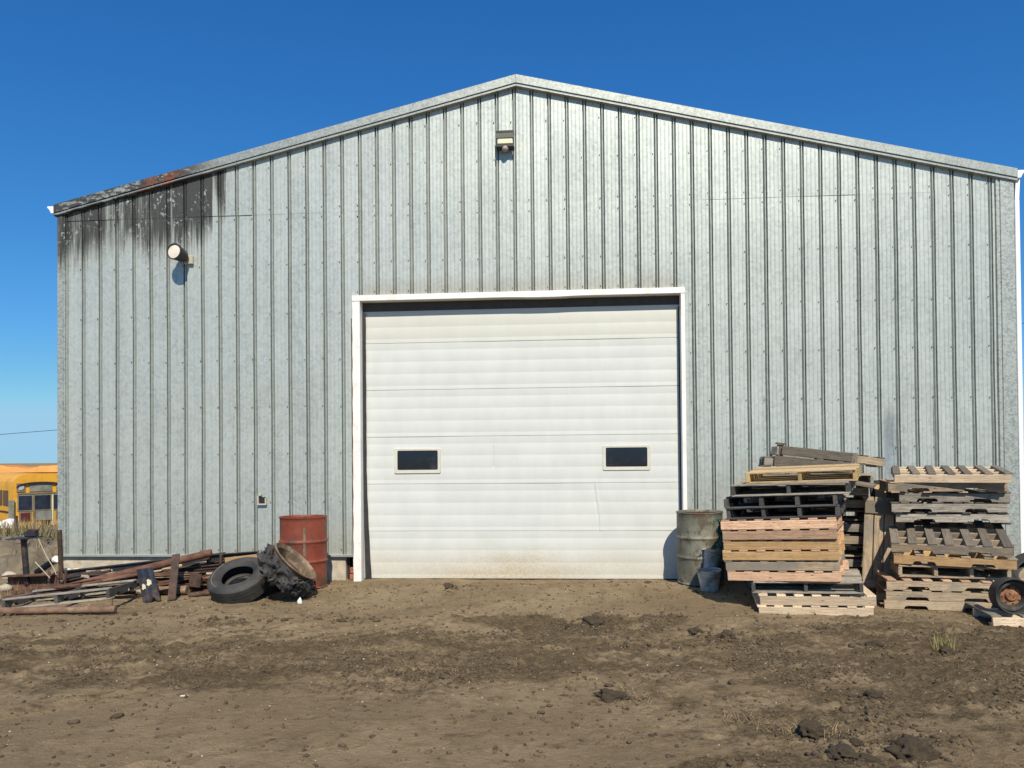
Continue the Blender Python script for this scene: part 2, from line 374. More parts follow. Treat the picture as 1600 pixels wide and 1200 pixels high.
M_GRASSG = plain('green_weed', (.30,.27,.09), .8, 0, .3, 3)
M_MOUND = plain('mound_earth', (.17,.14,.10), .95, 0, .25, 3, .8, (.12,.10,.065), 2)

# ------------------------------------------------------------------ ground
TX0, TX1, TY0, TY1 = -8.2, 8.2, 2.4, 11.6
def rough_mask(x, y):
    edge = .55*fbm(x, y, .7, 3, 5)
    band = smooth01(5.15, 5.9, y+edge*1.4 - .12*x*(x < 0)*0) * (1-smooth01(7.0, 7.75, y+edge*.9))
    right = smooth01(-.5, 2.5, x+edge)*smooth01(3.9, 4.6, y+edge*1.6)*(1-smooth01(7.2, 8.0, y+edge))*.75
    patch = smooth01(.10, .42, fbm(x, y, 1.1, 3, 11))*.75
    streak = smooth01(-.05, .35, fbm(x*.45, y*1.5, 1.2, 4, 31))
    r = np.maximum(np.maximum(band, right)*(.55+.45*streak), patch*(y < 8.0))
    return np.clip(r, 0, 1)
def base_z(x, y):
    z = .030*fbm(x, y, .45, 2, 21)
    z = z + .045*smooth01(8.6, 9.6, y)*np.exp(-((x+.0)/3.2)**2*.5) + .03*np.exp(-((x-3.75)**2+(y-7.8)**2)/.12)
    z = z*(1-.75*np.exp(-((x-3.6)**2/1.8+(y-8.3)**2/.8)))
    z = z - .035*smooth01(9.7, 10.1, y)*(abs(x-.05) < 2.6)
    e = smooth01(TX0, TX0+.7, x)*(1-smooth01(TX1-.7, TX1, x))*smooth01(TY0, TY0+.5, y)*(1-smooth01(TY1-.5, TY1, y))
    return z, e
def track(x, y, pts, wd):
    """distance field of a wheel track given as a polyline x(y)"""
    ys = np.array([p[1] for p in pts]); xs = np.array([p[0] for p in pts]); o = np.argsort(ys)
    cx = np.interp(y, ys[o], xs[o]); sl = np.gradient(np.interp(np.linspace(ys.min(), ys.max(), 50), ys[o], xs[o])).mean()
    inside = smooth01(ys.min()-.3, ys.min()+.2, y)*(1-smooth01(ys.max()-.2, ys.max()+.3, y))
    return (x-cx)/wd, inside
TRACKS = [([(-.55,10.0), (-1.0,8.8), (-1.9,7.7), (-3.2,6.8)], .12), ([(-.05,10.0), (-.45,8.9), (-1.25,7.7), (-2.4,6.8)], .12), ([(.35,10.0), (.1,9.0), (-.5,7.9), (-1.4,7.0)], .10),
          ([(-2.6,3.6), (-1.95,4.1), (-1.3,4.6)], .10), ([(-2.1,3.5), (-1.45,4.0), (-.9,4.4)], .08), ([(1.0,9.8), (.9,8.6), (.5,7.4)], .11), ([(1.45,9.8), (1.4,8.6), (1.1,7.4)], .11), ([(-4.2,4.4), (-3.3,5.0), (-2.6,5.6)], .1)]
def ground_z(x, y, fine=True):
    x = np.asarray(x, dtype=np.float64); y = np.asarray(y, dtype=np.float64)
    z, e = base_z(x, y)
    if fine:
        r = rough_mask(x, y)
        f1 = fbm(x, y, 5.5, 3, 2); f2 = fbm(x, y, 17, 3, 8)
        lump = np.clip(fbm(x, y, 9, 3, 41)-.05, 0, 1)
        z = z + r*(.034*f1 + .034*f2 + .080*lump + .012*fbm(x, y, 44, 2, 19)) + .012*fbm(x, y*1.9, 2.4, 4, 14) + .0075*f2 + .003*fbm(x, y, 40, 2, 71)
        for pts, wd in TRACKS:
            u, ins = track(x, y, pts, wd)
            lug = .5+.5*np.sin((y*1.0+x*.5)*62)
            z = z + ins*(.6+1.3*fbm(x, y, 1.7, 2, 61))*(-.019*np.exp(-u**4)*(1+.18*lug) + .012*np.exp(-(np.abs(u)-1.35)**2*6)*(1+1.2*f1))
    return z*e - .05*(1-e)
dx = .0150
xs = np.arange(TX0, TX1+dx, dx); ys = [TY0]
while ys[-1] < TY1: ys.append(ys[-1] + (.0085 if ys[-1] > 3.3 else .03)*(1+max(0, ys[-1]-4)*.16))
ys = np.array(ys)
X, Y = np.meshgrid(xs, ys)
Z = ground_z(X, Y)
nx, ny = len(xs), len(ys)
def grid_mesh(name, X, Y, Z, mat, damp_shade=None):
    ny, nx = X.shape
    me = bpy.data.meshes.new(name); n = nx*ny; me.vertices.add(n)
    me.vertices.foreach_set('co', np.stack([X, Y, Z], -1).astype(np.float32).ravel())
    a = (np.arange(ny-1)[:, None]*nx + np.arange(nx-1)[None, :]).ravel()
    q = np.stack([a, a+1, a+1+nx, a+nx], -1).astype(np.int32)
    me.loops.add(q.size); me.loops.foreach_set('vertex_index', q.ravel())
    me.polygons.add(len(q)); me.polygons.foreach_set('loop_start', np.arange(0, q.size, 4, dtype=np.int32)); me.polygons.foreach_set('loop_total', np.full(len(q), 4, dtype=np.int32))
    me.polygons.foreach_set('use_smooth', np.ones(len(q), dtype=bool))
    me.update(calc_edges=True)
    if damp_shade is not None:
        at_ = me.attributes.new('damp_shade', 'FLOAT', 'POINT'); at_.data.foreach_set('value', damp_shade.astype(np.float32).ravel())
    me.materials.append(mat); return me
RM = rough_mask(X, Y)
mo_n = .62*fbm(X, Y*2.0, 3.2, 4, 77) + .42*fbm(X, Y*1.5, 19, 3, 83)
tk = 0
for pts, wd in TRACKS:
    u, ins = track(X, Y, pts, wd); tk = tk + ins*(.60*np.exp(-(np.abs(u)-1.35)**2*4) - .70*np.exp(-u**4))*(.6+.8*fbm(X, Y, 2.2, 2, 91))  # darker berms and paler ruts painted in for missing track shading
damp_shade = smooth01(.12, .72, RM*1.0 + mo_n + tk*.6) * (.35+.65*smooth01(.03, .4, RM)) + .5*smooth01(.14, .5, mo_n+.2*tk)*(1-smooth01(8.2, 9.0, Y)*.6)  # damp soil tone, strengthened to stand in for clod shade as well
damp_shade = np.clip(damp_shade, 0, 1); del mo_n
g = link('ground', grid_mesh('ground', X, Y, Z, M_SOIL, damp_shade)); tag(g, 'churned brown dirt yard in front of the shed', kind='structure')
del X, Y, Z, RM, damp_shade
# the land around: falls away behind the shed on the left, then runs flat to the horizon
fx = np.concatenate([-np.geomspace(3000, 12, 60), np.linspace(-11.5, 11.5, 60), np.geomspace(12, 3000, 60)])
fy = np.concatenate([-np.geomspace(400, 3, 20), np.linspace(-2.5, 40, 120), np.geomspace(41, 4500, 60)])
FX, FY = np.meshgrid(fx, fy)
def far_z(x, y):
    z = -.07 + 0*x
    side = smooth01(7.5, 9.5, np.abs(x))*0 + 1
    z = z - .62*smooth01(11.6, 17, y)*side - 1.6*smooth01(27, 36, y)
    z = z + .12*fbm(x, y, .35, 3, 3)*smooth01(9, 14, np.maximum(np.abs(x), y-2))
    return z
FZ = far_z(FX, FY)
o = link('field', grid_mesh('field', FX, FY, FZ, M_FAR, np.zeros_like(FX))); tag(o, 'dry field running to the horizon', kind='structure')

def ico(sub=1):
    bm = bmesh.new(); bmesh.ops.create_icosphere(bm, subdivisions=sub, radius=1.0)
    v = np.array([x.co[:] for x in bm.verts]); f = np.array([[q.index for q in x.verts] for x in bm.faces]); bm.free(); return v, f
def scatter(name, mat, xy, size, flat=.6, label='', sub=1, jit=.28, sink=.25, el=1.0):
    v, f = ico(sub); n = len(xy); k = len(v)
    z = ground_z(xy[:, 0], xy[:, 1])
    out = np.empty((n, k, 3))
    for i in range(3): out[:, :, i] = v[None, :, i]*(1+jit*(rng.random((n, k))*2-1))
    ax = 1+.5*(rng.random((n, 1, 3))*2-1); ax[:, :, 2] *= flat; out *= ax; out[:, :, 0] *= el
    a = rng.random(n)*2*math.pi; c, s_ = np.cos(a)[:, None], np.sin(a)[:, None]
    ox = out[:, :, 0]*c - out[:, :, 1]*s_; oy = out[:, :, 0]*s_ + out[:, :, 1]*c
    out[:, :, 0] = ox; out[:, :, 1] = oy; out *= size[:, None, None]
    out[:, :, 0] += xy[:, 0:1]; out[:, :, 1] += xy[:, 1:2]; out[:, :, 2] += (z + size*flat*(1-sink*2)*.8)[:, None]
    me = bpy.data.meshes.new(name)
    fs = (f[None] + (np.arange(n)*k)[:, None, None]).reshape(-1, 3).astype(np.int32)
    me.vertices.add(n*k); me.vertices.foreach_set('co', out.astype(np.float32).ravel())
    me.loops.add(fs.size); me.loops.foreach_set('vertex_index', fs.ravel())
    me.polygons.add(len(fs)); me.polygons.foreach_set('loop_start', np.arange(0, fs.size, 3, dtype=np.int32)); me.polygons.foreach_set('loop_total', np.full(len(fs), 3, dtype=np.int32))
    me.update(calc_edges=True); me.materials.append(mat)
    return tag(link(name, me), label, kind='stuff')
def sample_xy(n, dens, x0=-7.2, x1=7.4, y0=3.1, y1=9.9):
    out = []; tot = 0
    while tot < n:
        q = np.stack([x0+(x1-x0)*rng.random(n*3), y0+(y1-y0)*rng.random(n*3)], -1)
        keep = q[rng.random(len(q)) < dens(q[:, 0], q[:, 1])]; out.append(keep); tot += len(keep)
    return np.concatenate(out)[:n]
def clusters(x, y): return np.clip(rough_mask(x, y)**1.5*smooth01(-.05, .3, fbm(x, y, 2.6, 3, 55)) + .055, 0, 1)
scatter('soil_crumbs', M_CRUMB, sample_xy(42000, clusters), .002+.015*rng.random(42000)**4.5, .65, 'loose crumbs of brown soil strewn over the churned yard')
scatter('dark_crumbs', M_CLOD, sample_xy(12000, lambda x, y: clusters(x, y)**1.3), .003+.014*rng.random(12000)**2.6, .7, 'dark damp crumbs in the rough band of the yard')
scatter('small_clods', M_CLOD, sample_xy(420, clusters), .011+.030*rng.random(420)**3, .6, 'dark small clods turned up in the rough band of the yard', 2, .26)
rowx = np.concatenate([rng.uniform(-6.6, -1.2, 60)]); rowy = 7.9+.16*rng.standard_normal(60)-.03*rowx
scatter('clod_row', M_CLOD, np.stack([rowx, rowy], -1), .008+.026*rng.random(60)**2, .7, 'row of dark clods along the edge of the graded strip', 2, .18)
scatter('pebbles', M_PEB, sample_xy(2200, lambda x, y: .3+.7*(y > 5)), .002+.0055*rng.random(2200)**2.5, .7, 'small pale pebbles dotted over the dirt')

# straw and tufts: one blade = two triangles
def blades(name, mat, roots, length, width, lean, label, z_of=None, up=.2):
    n = len(roots); a = rng.random(n)*2*math.pi
    z = z_of if z_of is not None else ground_z(roots[:, 0], roots[:, 1])
    L = length*(.4+.9*rng.random(n)); le = lean*(.5+rng.random(n))
    d = np.stack([np.cos(a)*le, np.sin(a)*le, np.full(n, 1.0)*up+.15*rng.random(n)], -1); d /= np.linalg.norm(d, axis=1)[:, None]
    s_ = np.stack([-np.sin(a), np.cos(a), 0*a], -1)*width/2
    p = np.stack([roots[:, 0], roots[:, 1], z], -1)
    mid = p + d*L[:, None]*.55; tip = p + d*L[:, None] - np.array([0,0,1])*(L*.12*lean)[:, None]
    v = np.stack([p-s_, p+s_, mid+s_*.8, mid-s_*.8, tip], 1).reshape(-1, 3)
    b = np.arange(n)*5
    me = bpy.data.meshes.new(name)
    fs = [(i, i+1, i+2, i+3) for i in b] + [(i+3, i+2, i+4) for i in b]
    me.from_pydata(v.tolist(), [], fs); me.materials.append(mat)
    return tag(link(name, me), label, kind='stuff')
def G(px, py, z=0.0):
    u = Vector((at(px, py, 1.0)-Vector((0,0,EYE)))); t = (z-EYE)/u.z
    return np.array([u.x*t, t])
q = sample_xy(3000, lambda x, y: np.clip(rough_mask(x, y)*smooth01(.0, .4, fbm(x, y, 1.5, 3, 66)), 0, 1))
blades('straw_litter', M_STRAW, q, .075, .0028, 1.0, 'bits of dry straw lying in the churned soil', up=.10)
tr = []
for (px, py, n, sp) in ((1255,1140,90,.15),(1160,1125,40,.12),(975,1090,50,.14),(1310,1045,30,.12),(650,1045,45,.22),(600,1018,30,.2),(1480,1040,40,.2),(160,1015,50,.35),(900,1070,30,.1),(340,1030,25,.3),(1150,1000,20,.2)):
    c = G(px, py); tr.append(c[None]+rng.standard_normal((n*2, 2))*sp*np.array([1.0,.5]))
tr = np.concatenate(tr)
blades('straw_tufts', M_STRAW, tr, .105, .0028, .95, 'tufts of uprooted dry straw in the dirt', up=.28)
c = G(1478, 1018); wr = c[None]+rng.standard_normal((90, 2))*.045
blades('green_weed_tuft', M_GRASSG, wr, .15, .004, .5, 'yellow-green weed tuft growing in the dirt before the right pallets', up=1.0)
# single clods big enough to pick out
def lump_mesh(name, mat, seed, sub=4, sc_=(1,1,.7), amp=.30, fr=1.6):
    v, f = ico(sub); out = []
    for p in v:
        q = Vector(p); d = 1 + amp*mnoise.fractal(q*fr+Vector((seed*3.7, seed, 0)), .8, 2.1, 4)*1.3 + amp*.5*mnoise.noise(q*5.5+Vector((seed,0,seed)))
        out.append((p[0]*d*sc_[0], p[1]*d*sc_[1], max(p[2]*d*sc_[2], -.45*sc_[2])))
    me = bpy.data.meshes.new(name); me.from_pydata(out, [], [tuple(int(i) for i in q) for q in f]); me.materials.append(mat); me.shade_smooth(); return me
CL = [(1425,1176,.105,'largest dark clod, at the front right of the yard'), (1317,1180,.085,'dark clod left of the largest one at the front right'),
      (1357,1186,.05,'small clod wedged between the two big front clods'), (1265,1147,.085,'dark clod under the straw tuft at front right'), (1338,1160,.045,'small clod behind the pair of big front clods'),
      (927,972,.13,'crumbled dark clod alone in front of the overhead door'), (893,975,.07,'small clod left of the crumbled clod before the door'), (957,1090,.085,'dark clod with straw roots in mid yard'),
      (1480,1022,.075,'dark clod beneath the green weed tuft'), (1370,1015,.075,'dark clod in front of the gap between pallet stacks'), (1086,990,.07,'clod left of the lower pallet stack shadow'), (1135,997,.09,'low clod in front of the left pallet stack'),
      (1365,1094,.05,'dark crumbly clod right of mid yard'), (700,922,.07,'clod near the left door jamb in the dirt'), (533,966,.05,'clod right of the white stone'), (1290,1140,.04,'small clod right of the straw tuft')]
cc_ = []
for (px, py, s_, lb) in CL:
    k_ = int(500*s_)+12; cc_.append(G(px, py)[None] + rng.standard_normal((k_, 2))*s_*1.25)
cc_ = np.concatenate(cc_); scatter('clod_crumbs', M_CLOD, cc_, .003+.016*rng.random(len(cc_))**2.2, .7, 'broken crumbs lying round the big clods', 1, .4)
for i, (px, py, s_, lb) in enumerate(CL):
    c = G(px, py); o = link('dirt_clod', lump_mesh('dirt_clod', M_CLOD, i+1, 4 if s_ > .06 else 3, (1.0+.25*math.sin(i), .8, .55+.12*math.cos(i*2)), .42, 1.5))
    o.location = (c[0], c[1], float(ground_z(c[0], c[1]))+s_*(.10 if s_ < .12 else .22)); o.scale = (s_,)*3; o.rotation_euler = (0, 0, i*1.3)
    tag(o, lb, 'dirt clod', 'dark clods lying in the yard')
c = G(469, 944); o = link('stone', lump_mesh('stone', M_STONE, 35, 1, (1,.8,1.0), .6)); o.location = (c[0], c[1], .025); o.scale = (.042,)*3
tag(o, 'jagged white stone lying in the dirt in front of the torn tyre', 'stone')
c = G(288, 1088); o = MB().box(-.026,.026,-.006,.006,0,.005).build('wood_chip', M_STONE); o.location = (c[0], c[1], float(ground_z(*c))+.002); o.rotation_euler = (0,0,.2); tag(o, 'pale splinter of wood lying in the foreground dirt at left', 'wood chip')

# ------------------------------------------------------------------ the shed
PSI = math.atan(.0756)
shed = empty('metal_shed', (0, 10.2, 0), -PSI, 'large galvanised steel shed with gable front and wide white overhead door', 'shed')
SM = Matrix.Translation((0, 10.2, 0)) @ Matrix.Rotation(-PSI, 4, 'Z'); SI = SM.inverted()
def wl(px, py, off=0.0):
    """photograph point -> (s, z) on the plane of the gable wall, off metres into it"""
    e = SI @ Vector((0,0,EYE)); d = (SI @ at(px, py, 1.0)) - e; t = (off-e.y)/d.y; p = e+d*t; return p.x, p.z
SL, SR, AP = -6.32, 6.41, .10
def roofz(s): return 6.70 - .236*abs(s-AP)
LAP = 5.01
def sheet(s0, s1, ribs, zlo, zhi, yoff, seed, dent=None):
    """a wall sheet: profile of high ribs with three low stiffeners between, run from zlo(s) to zhi(s)"""
    pr = [(s0, 0.0)]; rw, rt, rh = .0215, .0125, .024
    allr = sorted(ribs); bays = []
    for r in allr:
        if s0 <= r-.0275+1e-6 and r+.0275 <= s1+1e-6:
            pr += [(r-.0275, 0), (r-.0265, .055), (r-.0150, .055), (r-.0145, .016), (r-.003, -.004), (r+.003, -.004), (r+.0140, .016), (r+.0145, .055), (r+.0260, .055), (r+.0270, 0)]
    p = allr[1]-allr[0] if len(allr) > 1 else .2332
    lo = allr[0]-p
    while lo < s1:
        for fr_ in (.27, .5, .73):
            c = lo+p*fr_
            if c-.008 > s0 and c+.008 < s1: pr += [(c-.0075, 0), (c-.0035, -.0035), (c+.0035, -.0035), (c+.0075, 0)]
        lo += p
    pr.append((s1, 0.0)); pr = sorted(set(pr)); n = len(pr)
    rows = 14; rnd = random.Random(seed); mb = MB(); ph = rnd.random()*9
    if dent: rows = 44
    for j in range(rows+1):
        t = j/rows
        for (s, y) in pr:
            z = zlo(s) + (zhi(s)-zlo(s))*t
            wv = .0035*math.sin(z*1.9+ph+s*1.3) + .002*math.sin(z*4.7+ph*2)
            xs_ = s; yy = y
            if dent:
                cs, cz, rs, rz, dp = dent
                k = math.exp(-((s-cs)/rs)**2-((z-cz)/rz)**2); yy = y*(1-.9*k)+dp*k; xs_ = s+.02*k*math.sin(z*9)
            mb.v.append((xs_, yoff+yy+wv, z))
    mb.f = [(j*n+i, j*n+i+1, (j+1)*n+i+1, (j+1)*n+i) for j in range(rows) for i in range(n-1)]
    me = bpy.data.meshes.new('wall_panel'); me.from_pydata(mb.v, [], mb.f); me.materials.append(M_GALV)
    return link('wall_panel', me, shed)
ribsL = [-6.20+.2452*k for k in range(18)]
ribsR = [.068+.2332*k for k in range(-9, 28)]
top = lambda s: roofz(s)-.10
base = lambda s: .345
lapf = lambda s: LAP
doorL, doorR, doorT = wl(552, 600)[0], wl(1071, 600)[0], wl(800, 457)[1]
sd_ = 0
# left field, four ribs a sheet
cuts = [SL+.06] + [ribsL[k]-.034 for k in (3, 7, 11, 15)] + [ribsL[17]+.035]
for a, b in zip(cuts[:-1], cuts[1:]):
    sd_ += 1
    bb = min(b, doorL+.02) if b > doorL else b
    sheet(a, bb, ribsL, base, (lambda s: min(LAP, top(s))), .002*(sd_ % 2), sd_)
    if b > doorL: sheet(bb, b, ribsL, (lambda s: doorT), (lambda s: LAP), .002*(sd_ % 2), sd_)
    sheet(a, b, ribsL, (lambda s: min(LAP-.02, top(s)-.01)), top, -.0025-.001*(sd_ % 2), sd_+50)
# over the door
cutc = [ribsL[17]+.035, ribsR[3]-.034, ribsR[7]-.034, ribsR[11]-.034, ribsR[16]-.034]
dtop = lambda s: doorT+.0
for a, b in zip(cutc[:-1], cutc[1:]):
    sd_ += 1; sheet(a, b, ribsR, dtop, top, .002*(sd_ % 2), sd_)
# right field
cutr = [ribsR[16]-.034, ribsR[20]-.034, ribsR[24]-.034, ribsR[28]-.034, ribsR[32]-.034, SR-.12]
for a, b in zip(cutr[:-1], cutr[1:]):
    sd_ += 1
    if a < doorR < b:
        sheet(a, doorR-.02, ribsR, dtop, lapf, .002*(sd_ % 2), sd_)
        sheet(doorR-.02, b, ribsR, base, lapf, .002*(sd_ % 2), sd_)
    else:
        dent = (4.86, 1.78, .050, .32, .030) if a < 4.87 < b else None
        sheet(a, b, ribsR, base, (lambda s: min(LAP, top(s))), .002*(sd_ % 2), sd_, dent)
    sheet(a, b, ribsR, (lambda s: min(LAP-.02, top(s)-.01)), top, -.0025-.001*(sd_ % 2), sd_+50)
# screws
mb = MB(); rnd = random.Random(3)
for rs_, lim in ((ribsL, None), (ribsR, None)):
    for r in rs_:
        for z in (.42, 1.07, 1.73, 2.36, 3.0, 3.62, 4.30, 4.93, 5.07, 5.62, 6.12):
            if z > roofz(r)-.2 or (doorL-.02 < r < doorR+.06 and z < doorT+.05) or rnd.random() < .08: continue
            c = (r-.040+rnd.uniform(-.005,.005), z+rnd.uniform(-.012,.012))
            mb.cyl((c[0], -.014, c[1]), (c[0], .004, c[1]), .0062, 6)
        if doorL < r < doorR:
            mb.cyl((r-.042, -.014, doorT+.06), (r-.042, .004, doorT+.06), .0062, 6)
tag(mb.build('screw', plain('screw_head', (.15,.16,.16), .6, .3, .5, 2), shed), kind='stuff')
# backing so that no light comes through the sheet laps
mb = MB()
mb.add([(SL+.05,.075,.36),(doorL+.03,.075,.36),(doorL+.03,.075,doorT),(SL+.05,.075,roofz(SL)-.14),(doorL+.03,.075,roofz(doorL)-.14)], [(0,1,2,4,3)])
mb.add([(SR-.05,.075,.36),(doorR-.03,.075,.36),(doorR-.03,.075,doorT),(SR-.05,.075,roofz(SR)-.14),(doorR-.03,.075,roofz(doorR)-.14)], [(1,0,3,4,2)])
mb.add([(doorL+.03,.062,doorT+.05),(doorR-.03,.062,doorT+.05),(doorR-.03,.062,roofz(doorR)-.14),(AP,.062,roofz(AP)-.14),(doorL+.03,.062,roofz(doorL)-.14)], [(0,1,2,3,4)])
mb.build('wall_light_stop', M_DARK, shed)
# foot flashing and foundation
for a, b in ((SL+.02, doorL-.01), (doorR+.0, SR-.02)):
    mb = MB(); mb.box(a, b, -.030, .04, .322, .352); mb.build('base_flashing', M_SIDEWALL, shed, bevel=.003)
MB().box(SL+.04, doorL-.13, .025, .5, -.5, .318).build('foundation', M_CONC, shed, bevel=.01)
MB().box(doorR+.05, SR-.03, .025, .5, -.5, .318).build('foundation', M_CONC, shed, bevel=.01)
MB().box(doorL-.128, doorL-.09, .10, .4, -.4, .315).build('sill_plate', M_DARK, shed)
for k in range(3): MB().box(doorL-.085, doorL-.012, .05+.01*k, .2, -.08+.085*k, -.005+.085*k).build('brick', M_BRICK, shed, bevel=.006)
# corner trims
cx = wl(92, 600)[0]
for sgn, a, b in ((-1, SL-.0, SL+.115), (1, SR-.225, SR)):
    zt = roofz((a+b)/2)-.06
    mb = MB(); y0 = -.034
    if sgn < 0: mb.prism([(a,-.3),(a,y0+.006),(a+.006,y0),(b-.012,y0),(b-.010,y0+.012),(b,y0+.012),(b,y0+.03),(a+.02,y0+.03),(a+.02,-.3+.0)], (0,0,.33), (0,0,zt))
    mb = MB()
    pr = [(a, .22), (a, y0+.008), (a+.008, y0), (b-.03, y0), (b-.026, y0+.012), (b-.004, y0+.012), (b, .0), (b, .02), (a+.02, .02), (a+.02, .22)] if sgn < 0 else \
         [(b, .22), (b, y0+.008), (b-.008, y0), (a+.055, y0), (a+.048, y0+.014), (a+.030, y0+.014), (a+.026, y0+.004), (a+.004, y0+.004), (a, .0), (a, .02), (b-.02, .02), (b-.02, .22)]
    n = len(pr); vs = [(p[0], p[1], .325) for p in pr] + [(p[0], p[1], roofz(p[0])-.08) for p in pr]
    mb.add(vs, [(i, (i+1) % n, n+(i+1) % n, n+i) for i in range(n)])
    mb.build('corner_trim', M_CORN, shed)
# rake trims: upper face, groove, lower lip
for (s0, s1) in ((SL-.03, AP), (AP, SR+.03)):
    z0, z1 = roofz(s0), roofz(s1)
    def strip(ya, yb, dza, dzb, mat, name):
        mb = MB()
        mb.add([(s0,ya,z0+dza),(s1,ya,z1+dza),(s1,yb,z1+dza),(s0,yb,z0+dza),(s0,ya,z0+dzb),(s1,ya,z1+dzb),(s1,yb,z1+dzb),(s0,yb,z0+dzb)],
               [(3,2,1,0),(4,5,6,7),(0,1,5,4),(1,2,6,5),(2,3,7,6),(3,0,4,7)])
        return mb.build(name, mat, shed, bevel=.004)
    strip(-.065, .35, -.085, .03, M_TRIM, 'rake_trim')
    strip(-.050, .03, -.108, -.0855, M_SIDEWALL, 'rake_groove')
    strip(-.062, .02, -.128, -.1085, M_TRIM, 'rake_lip')
# roof sheets and the other walls
for (s0, s1) in ((SL-.12, AP), (AP, SR+.12)):
    mb = MB(); n = 8
    for k in range(24):
        ya = .352+k*.8; yb = ya+.79
        mb.add([(s0,ya,roofz(s0)+.02),(s1,ya,roofz(s1)+.02),(s1,yb,roofz(s1)+.02),(s0,yb,roofz(s0)+.02),(s0,ya,roofz(s0)-.02),(s1,ya,roofz(s1)-.02),(s1,yb,roofz(s1)-.02),(s0,yb,roofz(s0)-.02)],
               [(0,1,2,3),(7,6,5,4),(0,4,5,1),(1,5,6,2),(2,6,7,3),(3,7,4,0)])
    mb.build('roof', M_SIDEWALL, shed)
for s_, d in ((SL+.012, 1), (SR-.012, -1)):
    mb = MB(); k = 0; yy = .225; pr = []
    while yy < 19:
        pr += [(0, yy), (0, yy+.19), (-.02*d, yy+.205), (-.02*d, yy+.23)]; yy += .245
    vs = [(s_+p[0], p[1], .33) for p in pr] + [(s_+p[0], p[1], roofz(s_)-.06) for p in pr]; n = len(pr)
    mb.add(vs, [(i, i+1, n+i+1, n+i) for i in range(n-1)]); mb.build('side_wall', M_SIDEWALL, shed)
    MB().box(min(s_, s_+.2*d), max(s_, s_+.2*d), .5, 19, -1.2, .33).build('side_foundation', M_CONC, shed)
MB().box(SL, SR, 19.0, 19.1, -1.2, 5.1).build('rear_wall', M_SIDEWALL, shed)
# gutters
for s_, d in ((SL-.03, -1), (SR+.03, 1)):
    zt = roofz(s_); pr = [(0,-.11),(.05*d,-.11),(.075*d,-.06),(.105*d,-.03),(.105*d,-.015),(0,-.015)]
    mb = MB(); n = len(pr); vs = [(s_+p[0]+(.0), -.04, zt+p[1]+.03) for p in pr]+[(s_+p[0], 19, zt+p[1]+.03) for p in pr]
    mb.add(vs, [tuple(range(n)), tuple(range(n, 2*n))[::-1]]+[(i,(i+1)%n,n+(i+1)%n,n+i) for i in range(n)]); mb.build('gutter', M_GUTTER, shed)
mb = MB(); mb.box(SR+.004, SR+.062, -.036, .05, .36, roofz(SR)-.36); mb.build('downspout', M_GUTTER, shed, bevel=.006)
mb = MB(); mb.bar((SR+.033, .0, roofz(SR)-.36), (SR+.075, .05, roofz(SR)-.09), .05, .06, (0,1,0)); mb.build('downspout_elbow', M_GUTTER, shed)

# ---- overhead door
DO = .135
door = empty('overhead_door'); door.parent = shed
dl, dr = wl(567, 700, DO)[0]-.035, wl(1063, 700, DO)[0]+.05
def groove(fr): return [(fr-.020, 0), (fr-.007, .0017), (fr+.004, .0017), (fr+.016, 0)]
SH = .64
crease = wl(932, 790, DO)[0]; mark = wl(771, 715, DO)[0]
for k in range(6):
    z0 = .012+k*SH; pr = [(0, .006), (.004, 0)]
    for fr_ in (.09, .34, .60, .85): pr += groove(fr_*SH)
    pr += [(SH-.006, 0), (SH-.002, .006)]
    nx_ = 90 if k in (1, 2) else 16; vs = []; rnd = random.Random(k)
    xs_ = [dl+(dr-dl)*i/nx_ for i in range(nx_+1)]
    if k == 1: xs_ = sorted(set(xs_+[crease+.004*i for i in range(-12, 13)]))
    if k == 2: xs_ = sorted(set(xs_+[mark+.003*i for i in range(-6, 7)]))
    for (zz, yy) in pr:
        for x in xs_:
            y = yy + .0022*math.sin(x*1.1+k*1.9) + .0012*math.sin(x*4.1+zz*9+k)
            if k == 1:
                c = crease + .018*math.sin(zz*7+.5) - .03*(zz/SH-.5)
                y += .006*math.exp(-((x-c)/.016)**2)*(1-abs(zz/SH-.5)*.8) - .005*math.exp(-((x-c-.026)/.018)**2)
            if k == 2 and .22 < zz < .46: y += .007*math.exp(-((x-mark)/.006)**2)
            vs.append((x, DO+y, z0+zz))
    n = len(xs_); fs = [(j*n+i, j*n+i+1, (j+1)*n+i+1, (j+1)*n+i) for j in range(len(pr)-1) for i in range(n-1)]
    me = bpy.data.meshes.new('door_panel'); me.from_pydata(vs, [], fs); me.materials.append(M_DOOR); me.shade_smooth()
    me.set_sharp_from_angle(angle=R(15))
    link('door_panel', me, door)
MB().box(dl, dr, DO+.045, DO+.055, 0, 3.85).build('door_backing', M_DARK, door)
MB().box(dl, dr, DO-.004, DO+.02, -.03, .010).build('bottom_seal', M_BLACKR, door)
def rrect(x0, x1, z0, z1, r, n=5):
    p = []
    for cx_, cz_, a0 in ((x1-r, z1-r, 0), (x0+r, z1-r, 90), (x0+r, z0+r, 180), (x1-r, z0+r, 270)):
        p += [(cx_+r*math.cos(R(a0+90*i/n)), cz_+r*math.sin(R(a0+90*i/n))) for i in range(n+1)]
    return p
